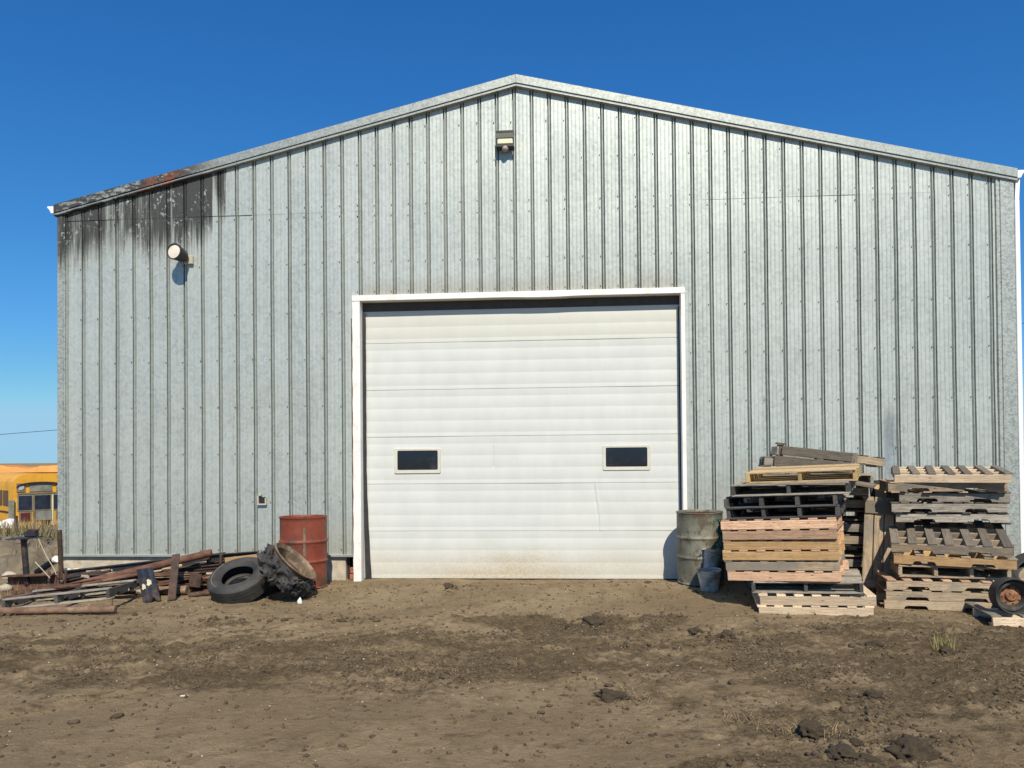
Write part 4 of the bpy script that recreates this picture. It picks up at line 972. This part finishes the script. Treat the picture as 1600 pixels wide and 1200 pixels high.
# torn tyre on its rim
tp2 = at(458, 881, 8.98); nr2 = (.69, .0, .72); M2 = frame_from(nr2, tp2)
tt = empty('torn_tyre', mtx=M2, label='burst shredded tyre still on its rusty steel rim, propped by the red drum', cat='tyre')
MB().lathe([(.300,.055),(.306,.050),(.306,.040),(.290,.034),(.275,.02),(.262,-.03),(.258,-.12),(.27,-.16),(.292,-.17),(.296,-.18)][::-1]+[(.292,.056),(.276,.036),(.255,.02),(.248,-.03),(.245,-.15)], 60).build('steel_rim', plain('pale_rusty_rim', (.16,.115,.075), .6, .3, .35, 9, .3, (.30,.24,.17), 7), tt, True, ang=40)
MB().lathe([(.247,-.08),(.16,-.10),(.10,-.09),(.085,-.09)], 40).build('rim_disc', M_RUSTD, tt, True)
def shred(r_, z_, a):
    g_ = mnoise.noise(Vector((math.cos(a)*3.1, math.sin(a)*3.1, z_*14+3)))+.5*mnoise.noise(Vector((math.cos(a)*11, math.sin(a)*11, z_*40)))
    return r_*(1+.16*g_), z_+.05*mnoise.noise(Vector((math.cos(a)*6, math.sin(a)*6, r_*20+9)))
MB().lathe([(.272,-.0),(.31,-.02),(.345,-.04),(.355,-.07),(.345,-.095),(.35,-.12),(.36,-.15),(.35,-.18),(.33,-.20),(.30,-.205),(.27,-.18)], 110, None, shred).build('shredded_casing', M_TYRE, tt, False)
mb = MB(); rnd = random.Random(8)
for k in range(150):
    a = R(rnd.uniform(100, 330)); r_ = rnd.uniform(.28,.37); z = rnd.uniform(-.21,-.0); p = Vector((r_*math.cos(a), r_*math.sin(a), z)); u = Vector((math.cos(a), math.sin(a), 0)); v = Vector((-math.sin(a), math.cos(a), 0))
    q = p + u*rnd.uniform(.0,.045)+v*rnd.uniform(-.05,.05)+Vector((0,0,rnd.uniform(-.04,.05))); s2 = v*rnd.uniform(.008,.03)+Vector((0,0,rnd.uniform(-.02,.02)))
    mb.add([p-s2, p+s2, q+s2*.6, q-s2*.3, p-s2+u*.006, p+s2+u*.006, q+s2*.6+u*.006, q-s2*.3+u*.006], [(0,1,2,3),(7,6,5,4),(0,4,5,1),(1,5,6,2),(2,6,7,3),(3,7,4,0)])
tag(mb.build('rubber_shreds', M_TYRE, tt), kind='stuff')
# wheel hub on the pallet at the right edge
wp = at(1580, 930.5, 7.42); nw = (-.22, -.97, .05)
wh = empty('wheel', mtx=frame_from(nw, wp), label='black wheel with a rusty hub plate, on the pallet at the right edge', cat='wheel')
MB().lathe([(.150,-.10),(.168,-.09),(.172,-.03),(.170,.05),(.172,.085),(.166,.095),(.158,.09),(.154,.06),(.142,.0),(.13,-.03),(.11,-.035)], 52).build('wheel_rim', M_TYRE, wh, True)
MB().lathe([(.149,.02),(.140,.05),(.120,.05),(.10,.02),(.09,-.02)], 44, None, lambda r_, z_, a: (r_*(1+.06*math.sin(2*a)), z_+.012*math.sin(3*a+1))).build('liner_band', plain('dull_liner', (.045,.045,.042), .6, .2, .4, 12, .3, (.12,.10,.08), 9), wh, True)
MB().lathe([(.142,-.03),(.128,-.022),(.112,-.032),(.10,-.012),(.085,-.008),(.058,-.008),(.052,.006),(.046,.012),(0,.012)], 40).build('hub_plate', plain('hub_rust', (.22,.095,.045), .85, 0, .4, 16, .5, (.34,.17,.08), 14), wh, True)
mb = MB()
for k in range(8):
    a = 2*math.pi*k/8+.2; mb.cyl((.080*math.cos(a), .080*math.sin(a), -.012), (.080*math.cos(a), .080*math.sin(a), -.0060), .0095, 10)
for k in range(8):
    a = 2*math.pi*k/8+.2
    MB().cyl((.080*math.cos(a), .080*math.sin(a), -.010), (.080*math.cos(a), .080*math.sin(a), -.0065), .0090, 10).build('bolt_hole', M_BLACK, wh)
for k in range(2):
    a = 2.3+3.1*k; MB().cyl((.022*math.cos(a), .022*math.sin(a), .010), (.022*math.cos(a), .022*math.sin(a), .014), .007, 8).build('centre_hole', M_BLACK, wh)
MB().lathe([(.14,-.10),(.06,-.14),(0,-.14)], 36).build('rim_back', M_DARK, wh, True)
# another tyre lying behind it at the frame edge
wp2 = at(1618, 898, 8.4)
t2 = empty('tyre', mtx=frame_from((-.5,-.55,.6), wp2), label='weathered tyre half out of the picture behind the wheel at the right edge', cat='tyre')
MB().lathe(tyre_profile(.27, .16, .16), 44, None, None, close=True).build('tyre_casing', M_TYRE, t2, True, ang=40)

# ------------------------------------------------------------------ scrap pile at the left
def thing_mesh(mb, name, mat, label, cat, smooth=False, bevel=0.0, group=None):
    o = mb.build(name, mat, None, smooth, bevel); return tag(o, label, cat, group)
GS = 'scrap steel lying along the wall'
def ibeam(w_, h, t=.012): a, b = w_/2, h/2; return [(-a,-b),(a,-b),(a,-b+t),(t/2,-b+t),(t/2,b-t),(a,b-t),(a,b),(-a,b),(-a,b-t),(-t/2,b-t),(-t/2,-b+t),(-a,-b+t)]
def chan(w_, h, t=.010): a, b = w_/2, h/2; return [(a,-b),(a,-b+t),(-a+t,-b+t),(-a+t,b-t),(a,b-t),(a,b),(-a,b),(-a,-b)][::-1]
# long black beam rising to the right
thing_mesh(MB().prism(ibeam(.07,.085), at(98,897,9.9), at(352,868,10.15)), 'steel_beam', M_DARK, 'long black steel beam rising right behind the big rusty pipe', 'steel beam', group=GS)
thing_mesh(MB().prism(chan(.05,.09), at(325,872,9.95), at(402,866.5,10.1)), 'steel_channel', M_DARK, 'short black channel end sticking out right of the rusty pipe end', 'steel channel', group=GS)
# big rusty pipe (open end at right)
p0, p1 = at(120,914,9.35), at(331,863.5,9.75)
bp = empty('steel_pipe', p0, 0, 'big rusty pipe slanting up to the right across the scrap pile', 'pipe', GS)
MB().cyl((0,0,0), p1-p0, .047, 20).build('pipe_wall', M_RUST, bp, True)
d = (p1-p0).normalized(); MB().cyl(p1-p0-d*.02, p1-p0+d*.0015, .036, 16).build('pipe_bore', M_BLACK, bp)
thing_mesh(MB().cyl(at(20,934,8.9), at(235,894,9.3), .022, 14), 'steel_pipe', M_RUST, 'thin rusty pipe under the big slanting one', 'pipe', True, group=GS)
thing_mesh(MB().bar(at(60,922,9.2), at(178,907,9.25), .05, .07), 'steel_bar', M_RUSTD, 'dark flat bar under the left half of the big pipe', 'steel bar', bevel=.004, group=GS)
# foreground pipe
fp0, fp1 = at(-14,957,8.2), at(181,954,8.25); fp0.z = .05; fp1.z = .05
thing_mesh(MB().cyl(fp0, fp1, .038, 16), 'rusty_log_pipe', plain('rusty_bark_pipe', (.17,.10,.065), .9, 0, .35, 8, .5, (.26,.19,.13), 5), 'rusty brown pipe lying on the dirt in front of the grey pallet', 'pipe', True, group=GS)
# tipped old pallet at left
Mp = Matrix.Translation(Vector((at(2,952,8.35).x, 8.36, .02))) @ Matrix.Rotation(R(2), 4, 'Z') @ Matrix.Rotation(R(-5.5), 4, 'Y') @ Matrix.Rotation(R(-.5), 4, 'X')
pallet(0, 0, 0, 0, 1.16, .66, 'ends', W_DARK, 'grey broken pallet tilted on the scrap at lower left', 'loose pallets', M=Mp, nd=5, miss=(1,2,3), bottom=2, slat_mat=W_GREY, notch=True, cross=3)
thing_mesh(MB().bar(at(0,938,8.9), at(60,925,9.1), .10, .02), 'plank', W_DARK, 'dark rotten plank behind the tilted grey pallet', 'plank', bevel=.003)
# rusty trough at far left
t0 = at(6,912,9.6); tr_ = empty('steel_channel', (t0.x, 9.6, 0), 0, 'wide rusty channel on its side at the far left of the scrap', 'steel channel', GS)
v0 = Vector((0,0,0)); a = at(8,912,9.6)-t0+Vector((0,0,t0.z)); b = at(84,903,9.5)-t0+Vector((0,0,t0.z)); a.z = .12; b.z = .15
MB().prism(chan(.12,.21,.016), a, b).build('channel_web', M_RUST, tr_)
# horizontal beams right of centre
for (x0, y0, x1, y1, Yd, prof, mt, lb) in ((200,905,313,903,9.55,chan(.07,.14),M_RUST,'rusty channel lying flat behind the leaning black plate'),
        (236,900.5,300,899,9.5,ibeam(.05,.035,.008),M_RUSTL,'pale rusty rail lying on top of the flat channel'),
        (140,901,232,898,9.7,ibeam(.07,.06),M_RUSTD,'dark rusty joist left of the leaning black plate'),
        (255,893,345,884,9.85,ibeam(.06,.05),M_RUSTD,'dark rusty joist sloping under the pipe end'),
        (275,889,400,871,9.95,ibeam(.06,.045),M_RUSTD,'slim dark beam rising to the torn tyre'),
        (300,912,352,911,9.7,ibeam(.06,.05),M_RUST,'rusty joist end beside the worn tyre'),
        (296,902,350,899,9.75,ibeam(.06,.045),M_RUST,'second rusty joist end stacked beside the worn tyre'),
        (293,893,350,889,9.85,ibeam(.06,.045),M_RUST,'topmost rusty joist end beside the worn tyre')):
    thing_mesh(MB().prism(prof, at(x0,y0,Yd), at(x1,y1,Yd-.05)), 'steel_joist', mt, lb, 'steel joist', group=GS)
rnd = random.Random(21)
SCR = [(112,915,205,901,9.15,'C',M_RUST,'rusty angle bar under the big pipe, left part'), (60,930,150,917,8.95,'B',M_RUSTD,'dark strip just behind the tilted grey pallet'), (8,934,120,921,9.0,'B',M_RUST,'rusty strip behind the tilted grey pallet, far left'),
       (150,921,240,911,9.3,'P',M_RUST,'rusty round bar low between the grey pallet and the black plate'), (135,929,212,925,9.1,'P',M_RUSTD,'dark round bar right behind the grey pallet end'), (240,897,330,880,9.8,'B',M_RUST,'thin rusty flat bar below the slanting pipe'),
       (205,915,262,913,9.5,'C',M_RUSTD,'dark channel offcut behind the black plate'), (270,921,330,917,9.35,'C',M_RUST,'rusty channel offcut right of the leaning flat bar'), (285,883,345,879,10.0,'B',M_DARK,'black strip against the foundation behind the pipe end'),
       (100,903,150,899,9.9,'C',M_RUSTD,'dark channel end near the cream blocks'), (18,926,70,921,9.35,'B',M_RUSTD,'dark plate edge under the wide rusty channel'), (312,905,360,897,9.6,'P',M_RUST,'rusty bar poking at the worn tyre')]
for (x0, y0, x1, y1, Yd, kd, mt, lb) in SCR:
    a_, b_ = at(x0, y0, Yd), at(x1, y1, Yd+.12); mb = MB()
    if kd == 'P': mb.cyl(a_, b_, .022, 12)
    elif kd == 'B': mb.bar(a_, b_, .07, .035)
    else: mb.prism(chan(.07, .075, .009), a_, b_)
    thing_mesh(mb, {'P':'steel_pipe','B':'steel_bar','C':'steel_channel'}[kd], mt, lb, {'P':'pipe','B':'steel bar','C':'steel channel'}[kd], kd == 'P', group=GS)
ORD = 'first second third fourth fifth sixth seventh eighth ninth tenth eleventh twelfth thirteenth fourteenth fifteenth sixteenth seventeenth eighteenth nineteenth twentieth'.split()
for k, xx in enumerate(sorted(rnd.uniform(95, 330) for _ in range(20))):
    yy = rnd.uniform(893, 922) - max(0, (xx-200))*.08; L_ = rnd.uniform(30, 80); Yd = 9.0+(922-yy)/30*.9+rnd.uniform(-.1,.1)
    a_, b_ = at(xx-L_/2, yy+rnd.uniform(0,7), Yd), at(xx+L_/2, yy-rnd.uniform(0,9), Yd+rnd.uniform(-.2,.2)); mb = MB(); mt = (M_RUST, M_RUSTD, M_RUSTD, M_DARK)[k % 4]
    if k % 3 == 0: mb.cyl(a_, b_, rnd.uniform(.012,.022), 10)
    elif k % 3 == 1: mb.bar(a_, b_, rnd.uniform(.03,.08), rnd.uniform(.012,.04))
    else: mb.prism(chan(.05, .06, .008), a_, b_)
    thing_mesh(mb, 'steel_offcut', mt, '%s %s under the slanting pipe, %s offcut from the left' % (('rusty', 'dark rusty', 'dark rusty', 'black')[k % 4], ('thin round rod', 'flat bar', 'small channel')[k % 3], ORD[k]), 'steel offcut', k % 3 == 0, group='rusty offcuts in the scrap pile')
# joist hangers
for x in (325, 345, 366):
    thing_mesh(MB().bar(at(x,888,9.9), at(x+1,866+(x==366)*3,9.9), .03, .055, (0,1,0)), 'steel_bracket', M_RUSTD, {325:'left',345:'middle',366:'right'}[x]+' of the three short dark uprights on the slim beam', 'bracket', bevel=.004, group='uprights on the slim beam')
thing_mesh(MB().bar(at(352,877,9.8), at(410,870,9.8), .03, .085), 'plank', W_ORNG, 'orange-brown board behind the worn tyre', 'plank', bevel=.004)
# pale pipe with bright end
thing_mesh(MB().cyl(at(186,924,9.35), at(293,922,9.25), .052, 18), 'steel_pipe', M_RUSTL, 'thick pale pipe with flaking rust, low in the scrap behind the black plate', 'pipe', True, group=GS)
thing_mesh(MB().cyl(at(295,930,9.15), at(338,925,9.2), .03, 12), 'steel_pipe', M_RUSTD, 'dark pipe stub left of the worn tyre', 'pipe', True, group=GS)
thing_mesh(MB().box(-.07,.07,-.01,.01,-.08,.08, Matrix.Translation(at(305,907,9.3)) @ Matrix.Rotation(.12,4,'Y')), 'gusset_plate', M_RUSTD, 'square tan gusset plate at the right end of the flat channel', 'steel plate', bevel=.003)
# leaning flat bar
thing_mesh(MB().bar(at(268,938,8.95), at(275,866,9.3), .095, .018, (0,-1,0.2)), 'steel_bar', M_RUSTD, 'dark rusty flat bar leaning upright against the scrap pile', 'steel bar', bevel=.004, group=GS)
# leaning folded black plate with cream paint marks
q0, q1, q2, q3 = at(213,890,9.25), at(238,886.5,9.2), at(251,938,8.88), at(224,943.5,8.86)
bpz = empty('steel_plate', (q3.x, q3.y, 0.02), 0, 'black folded steel plate with two cream paint marks, leaning on the scrap', 'steel plate')
org = Vector((q3.x, q3.y, .02)); mb = MB(); nu, nv = 12, 8
def plate(u, v): 
    a = q3.lerp(q2, u); b = q0.lerp(q1, u); p = a.lerp(b, v); fold = (0,.0,.2,1,1,.2,0,.2,1,1,.2,0,0)[int(round(u*nu))]
    dip = .055*math.exp(-((u-.62)/.13)**2)*(1-v)**6
    return p + Vector((0,-.009*fold,dip)) - org
vs = [plate(i/nu, j/nv) for i in range(nu+1) for j in range(nv+1)]; vs += [v+Vector((0,.008,0)) for v in vs]; k = (nu+1)*(nv+1)
fs = [(i*(nv+1)+j, (i+1)*(nv+1)+j, (i+1)*(nv+1)+j+1, i*(nv+1)+j+1) for i in range(nu) for j in range(nv)]
mb.add(vs, fs+[tuple(k+q for q in f_[::-1]) for f_ in fs]); mb.build('plate_sheet', plain('black_plate', (.030,.034,.042), .45, .35, .3, 14, .2, (.10,.065,.045), 5), bpz)
for (u, v, w_, h) in ((.30,.46,.022,.05), (.66,.56,.028,.055)):
    c = plate(u, v); mb = MB(); n = 12
    mb.add([(c.x+w_*(1+.3*math.sin(3*i))*math.cos(2*math.pi*i/n), c.y-.020, c.z+h*(1+.25*math.cos(5*i))*math.sin(2*math.pi*i/n)*.9) for i in range(n)]+[(c.x, c.y-.018, c.z)], [(i, (i+1) % n, n) for i in range(n)])
    mb.build('paint_mark', M_CREAM, bpz)
# vertical pipe post by the corner
thing_mesh(MB().cyl(at(96,905,9.95)*1.0, at(93,828,9.95), .030, 14), 'pipe_post', M_RUSTD, 'upright dark pipe standing at the left corner of the shed', 'post', True)
# pedestal with plate and vice
pd = empty('pedestal_stand', at(42,900,9.6)*1.0, 0, 'black pipe pedestal with a flat plate and an old vice on top', 'stand'); o0 = at(42,900,9.6); pd.location = o0
MB().cyl(at(42.5,912,9.6)-o0, at(37,842,9.6)-o0, .036, 16).build('pole', M_DARK, pd, True)
MB().box(-.155,.155,-.13,.13,-.006,.006, Matrix.Translation(at(38.5,840.5,9.6)-o0) @ Matrix.Rotation(R(-2),4,'Y')).build('top_plate', M_DARK, pd)
v_ = at(49,832,9.6)-o0
MB().box(-.07,.07,-.05,.05,-.05,.02, Matrix.Translation(v_)).build('vice_body', M_DARK, pd, bevel=.012)
MB().box(-.03,.085,-.04,.04,.02,.045, Matrix.Translation(v_)).build('vice_jaw', M_RUSTD, pd, bevel=.008)
MB().cyl(v_+Vector((-.11,-.02,-.02)), v_+Vector((.09,-.03,.03)), .010, 8).build('vice_screw', M_RUSTD, pd)
# ring frame clutter
rf = empty('ring_stand', at(88,905,9.3), 0, 'small rusty ring on short legs among the scrap at the shed corner', 'ring stand'); 
MB().lathe([(.085,-.008),(.098,-.008),(.098,.008),(.085,.008)], 28, Matrix.Rotation(R(62),4,'X'), close=True).build('ring', M_RUSTD, rf)
for (x, z) in ((-.09,-.06), (.10,-.08), (.02,-.1)): MB().bar((x,0,z-.04), (x*1.05,.02,.09), .02, .02).build('upright', M_RUSTD, rf)
# white-capped black pipe
a, b = at(58,894,10.2), at(86,875,10.0); wc = empty('capped_pipe', a, 0, 'black pipe with a white end beside the shed corner', 'pipe')
MB().cyl((0,0,0), b-a, .042, 14).build('pipe_wall', M_DARK, wc, True); d = (b-a).normalized(); MB().cyl(b-a+d*.001, b-a+d*.04, .046, 14).build('end_cap', M_WHITE, wc, True)
# loose wires
for i, (pts, lb) in enumerate(((((60,842),(72,868),(84,888),(88,898)), 'pale wire hanging across the scrap at the far left'), (((55,878),(66,890),(78,903)), 'short thin wire beside the hanging wire'), (((183,924),(177,934),(175,946),(175,951)), 'white bent wire standing right of the tilted pallet'))):
    thing_mesh(MB().tube([at(x, y, 9.1 if i < 2 else 8.6) for x, y in pts], .0045, 6), 'wire', M_STRAP, lb, 'wire', True)
# crumpled tins, blocks and rubble under the beams
rnd = random.Random(5)
for i, (px, py, Yd, s_, mt, lb) in enumerate(((104,894,10.1,.075,M_CREAM,'left cream block on the dirt behind the rusty pipe'),(121,894,10.15,.075,M_CREAM,'right cream block on the dirt behind the rusty pipe'),(15,901,10.2,.10,M_CONC,'grey concrete lump at the far left edge of the scrap'),(8,920,9.6,.09,M_CONC,'grey concrete lump below the other at the far left'))):
    o = link('rubble_block', lump_mesh('rubble_block', mt, i+60, 2, (1,.8,.7), .2)); p = at(px, py, Yd); o.location = p; o.scale = (s_,)*3; tag(o, lb, 'rubble')
thing_mesh(MB().bar(at(128,899,9.8), at(142,901,9.75), .06, .03), 'steel_bar', M_TIN, 'short bright metal offcut behind the rusty pipe', 'steel bar', group=GS)
thing_mesh(MB().bar(at(135,893,9.9), at(176,891,9.95), .02, .022), 'steel_bar', M_STRAP, 'thin pale strip behind the rusty pipe', 'steel bar', group=GS)
mb_roots = np.concatenate([np.stack([rng.uniform(-6.6,-5.7,260), rng.uniform(8.9,9.5,260)], -1), np.stack([rng.uniform(-6.0,-5.0,60), rng.uniform(9.4,9.9,60)], -1)])
blades('dry_grass_in_scrap', M_STRAW, mb_roots, .16, .004, .35, 'dry grass growing through the scrap at the left', up=1.0)
fr_ = np.stack([rng.uniform(-2.55,-2.15,40), rng.uniform(9.9,10.2,40)], -1); blades('weeds_at_foundation', M_STRAW, fr_, .11, .003, .35, 'dry weeds at the foundation right of the red drum', up=1.0)

# ------------------------------------------------------------------ mounds, grass and buses beyond the left corner
for (px, Yd, z, sx, sy, sz, sd2, lb) in ((-4,13.6,-.55,1.05,1.3,.95,91,'large rounded earth mound beyond the scrap at the left edge'), (68,12.2,-.50,.72,.9,.86,92,'smaller rounded earth mound next to the shed corner'), (62,16.0,-.62,1.1,1.2,.80,97,'grassy earth mound behind the other two, before the bus')):
    p = at(px, 800, Yd); o = link('earth_mound', lump_mesh('earth_mound', M_MOUND, sd2, 5, (1,1,1), .16, 1.3)); o.location = (p.x, Yd, z); o.scale = (sx, sy, sz); tag(o, lb, 'earth mound')
n = 9000; gx = rng.uniform(-22, -7.4, n); gy = rng.uniform(15.5, 30, n)
blades('dry_grass_bank', M_STRAW, np.stack([gx, gy], -1), .42, .014, .55, 'tall dry grass on the bank behind the mounds', z_of=far_z(gx, gy), up=1.0)
n = 900; gx = rng.uniform(-10.4, -8.2, n); gy = rng.uniform(13.0, 15.8, n)
blades('green_brown_weeds', plain('olive_weeds', (.13,.12,.045), .9, 0, .3, 3), np.stack([gx, gy], -1), .3, .012, .6, 'olive weeds growing on top of the large mound', z_of=far_z(gx, gy)+.55, up=.9)
mxy = []; mz = []
for (px, Yd, z, sx, sy, sz, sd2, lb) in ((-4,13.6,-.55,1.05,1.3,.95,0,0), (68,12.2,-.50,.72,.9,.86,0,0), (62,16.0,-.62,1.1,1.2,.80,0,0)):
    p = at(px, 800, Yd)
    for _ in range(260):
        u, v = rng.uniform(-1, 1), rng.uniform(-1, 1); q_ = 1-u*u-v*v
        if q_ > .05: mxy.append((p.x+u*sx, Yd+v*sy)); mz.append(z+sz*math.sqrt(q_)*.93)
blades('mound_grass', M_STRAW, np.array(mxy), .14, .008, .5, 'dry grass sprouting from the earth mounds', z_of=np.array(mz), up=.9)
tank = empty('white_tank', (at(9,822,28).x, 28, -.9), 0, 'round white tank partly hidden by grass in front of the bus', 'tank')
Mt = Matrix.Translation((0,0,.15)) @ Matrix.Rotation(R(70), 4, 'Y')
MB().lathe([(0,-.45),(.18,-.42),(.28,-.30),(.30,0),(.29,.25),(.20,.40),(0,.45)], 24, Mt).build('tank_shell', M_WHITE, tank, True)
MB().box(-.25,.25,-.15,.15,-.25,.0).build('tank_foot', M_RUSTD, tank)

def bus(px0, Yd, W_, ztop, zbot, yaw, label, L=9.0):
    a = at(px0, 780, Yd); H = ztop-zbot; c_ = Vector((math.cos(yaw), math.sin(yaw), 0))
    t = empty('school_bus', (a.x+c_.x*W_/2, Yd+c_.y*W_/2, zbot), yaw, label, 'bus', 'old yellow school buses')
    h = W_/2; pr = []
    for i in range(13):
        an = math.pi*i/12; pr.append((h*math.copysign(abs(math.cos(an))**.55, math.cos(an)), H-.62+.62*abs(math.sin(an))**.75))
    pr = [(h, .45)]+pr+[(-h, .45)]; n = len(pr); mb = MB()
    mb.add([(p[0], 0, p[1]) for p in pr]+[(p[0], L, p[1]) for p in pr], [tuple(range(n)), tuple(range(n, 2*n))[::-1]]+[(i, n+i, n+(i+1) % n, (i+1) % n) for i in range(n)])
    mb.build('body', M_BUS, t)
    for x in (-h*.75, h*.75):
        for y in (1.8, L-1.8):
            w_ = MB(); w_.lathe([(.2,-.13),(.48,-.13),(.5,-.1),(.5,.1),(.48,.13),(.2,.13)], 24, Matrix.Translation((x, y, .5)) @ Matrix.Rotation(R(90), 4, 'Y'), close=True); w_.build('wheel', M_TYRE, t, True)
    for k in range(7):
        for sg in (-1, 1): MB().box(min(sg*h, sg*(h+.02)), max(sg*h, sg*(h+.02)), .9+k*1.05, 1.75+k*1.05, H*.52, H*.75).build('side_window', M_BUSGL, t)
    for sg in (-1, 1): MB().box(min(sg*h, sg*(h+.03)), max(sg*h, sg*(h+.03)), .05, L-.05, H*.42, H*.44).build('rub_rail', M_BLACK, t)
    # rear face
    mb = MB(); pa = []; 
    for i in range(13):
        an = math.pi*i/12; pa.append((h*.90*math.cos(an), H*.80+.26*math.sin(an)**.8)); 
    n = len(pa); mb.add([(p[0], -.10, p[1]) for p in pa]+[(p[0]*.96, -.10, p[1]-.10*(.4+.6*math.sin(math.pi*i/12))) for i, p in enumerate(pa)]+[(p[0], .02, p[1]) for p in pa]+[(p[0]*.96, .02, p[1]-.10) for p in pa], [(i, i+1, n+i+1, n+i) for i in range(n-1)]+[(2*n+i, 2*n+i+1, i+1, i) for i in range(n-1)])
    mb.build('visor', M_BLACK, t)
    def R_(name, x0, x1, z0, z1, mat, y=.03): return MB().box(x0*h, x1*h, -y, .0, z0*H, z1*H).build(name, mat, t)
    R_('sign_panel', -.42, .42, .735, .86, M_BUSG, .04)
    R_('rear_rail', -.85, .85, .70, .72, M_BUSD, .05)
    for x in (-.74, .74):
        MB().lathe([(0,.03),(.13,.02),(.15,0)], 20, Matrix.Translation((x*h, -.05, .80*H)) @ Matrix.Rotation(R(90), 4, 'X')).build('warning_lamp', plain('lamp_grey', (.42,.42,.46), .3, 0, .1), t, True)
        MB().box(x*h-.18, x*h+.18, -.045, 0, .735*H, .86*H).build('lamp_housing', M_BUSD, t)
    for (x0, x1) in ((-.82,-.34),(-.22,.36),(.48,.86)):
        f_ = R_('window_frame', x0-.04, x1+.04, .45, .69, M_BUSG, .035); R_('rear_window', x0, x1, .465, .675, M_BUSGL, .05)
    R_('door_panel', -.2, .40, .30, .44, M_BUSG, .05)
    R_('door_opening', .02, .36, .10, .29, M_BLACK, .05)
    for x0, x1 in ((-.75,-.42), (.62,.92)): R_('tail_lamp_housing', x0-.06, x1+.06, .29, .44, M_BUSD, .03); R_('tail_lamp', x0, x1, .31, .42, M_BUSR, .06)
    R_('bumper', -1.0, 1.0, .17, .22, M_BUSD, .16)
    R_('door_post', -.30, -.24, .18, .68, M_BUSD, .06); R_('door_post', .42, .47, .18, .68, M_CREAM, .06)
    for sg in (-1,): MB().box(sg*h-.22, sg*h+.02, -.12, -.02, H*.30, H*.62).build('mirror_bracket', M_BUSG, t, bevel=.02)
    return t
bus(21, 37.5, 2.35, 1.08, -2.25, R(47), 'old yellow school bus seen from behind, three dark rear windows, at the shed corner')
t = empty('school_bus', (-34.0, 47, -2.25), 0, 'bus standing broadside farther back, only its faded orange roof showing', 'bus', 'old yellow school buses')
MB().box(-9, 8, 0, 2.4, .45, 3.3).build('body', M_BUS, t, bevel=.1)
mb = MB(); vs = []
for i in range(35):
    x = -9+17*i/34; hgt = 3.62+.10*math.sin(i*.9)+.05*math.sin(i*2.3); vs += [(x,-.05,3.28),(x,.2,hgt),(x,2.2,hgt),(x,2.45,3.28)]
mb.add(vs, [(4*j+i, 4*j+i+1, 4*j+i+5, 4*j+i+4) for j in range(34) for i in range(3)]); mb.build('roof', M_BUSO, t, True)
# posts and clutter before the bus
thing_mesh(MB().cyl((at(25,850,24).x, 24, -.75), (at(25,806,24).x, 24, at(25,806,24).z), .05, 10), 'post', M_RUSTD, 'brown post in the grass below the bus mirror', 'post', True)
# white vehicle glimpsed right of the downspout
v0 = at(1640, 740, 30)
t = empty('parked_van', (v0.x+1.6, 30, -.75), R(-6), 'white vehicle barely seen past the right corner of the shed', 'van')
MB().box(-2.6,2.6,0,2.0,.45,1.5).build('body', M_GUTTER, t, bevel=.1); MB().box(-2.3,1.2,.1,1.9,1.5,2.35).build('cab', M_GUTTER, t, bevel=.15)
MB().box(-2.2,1.0,.075,.12,1.6,2.15).build('side_window', M_GLASS, t)
for x in (-1.6, 1.6): MB().lathe([(.1,-.1),(.33,-.1),(.35,-.07),(.35,.07),(.33,.1),(.1,.1)], 22, Matrix.Translation((x, .05, .36)) @ Matrix.Rotation(R(90), 4, 'X'), close=True).build('wheel', M_TYRE, t, True)
# power line
pts = [Vector((-75+150*i/40, 62+.10*i, 4.15 + 1.2*((i-22)/22)**2*1.0)) for i in range(41)]
pl0, pl1 = at(0, 679, 62), at(90, 672.5, 62.5); sl = (pl1.z-pl0.z)/(pl1.x-pl0.x)
pts = [Vector((x, 62, pl0.z + sl*(x-pl0.x) + .00035*(x-pl0.x)*(x-pl1.x))) for x in np.linspace(-95, 60, 50)]
thing_mesh(MB().tube(pts, .022, 5), 'power_line', M_DARK, 'thin power line crossing the sky left of the shed', 'power line')
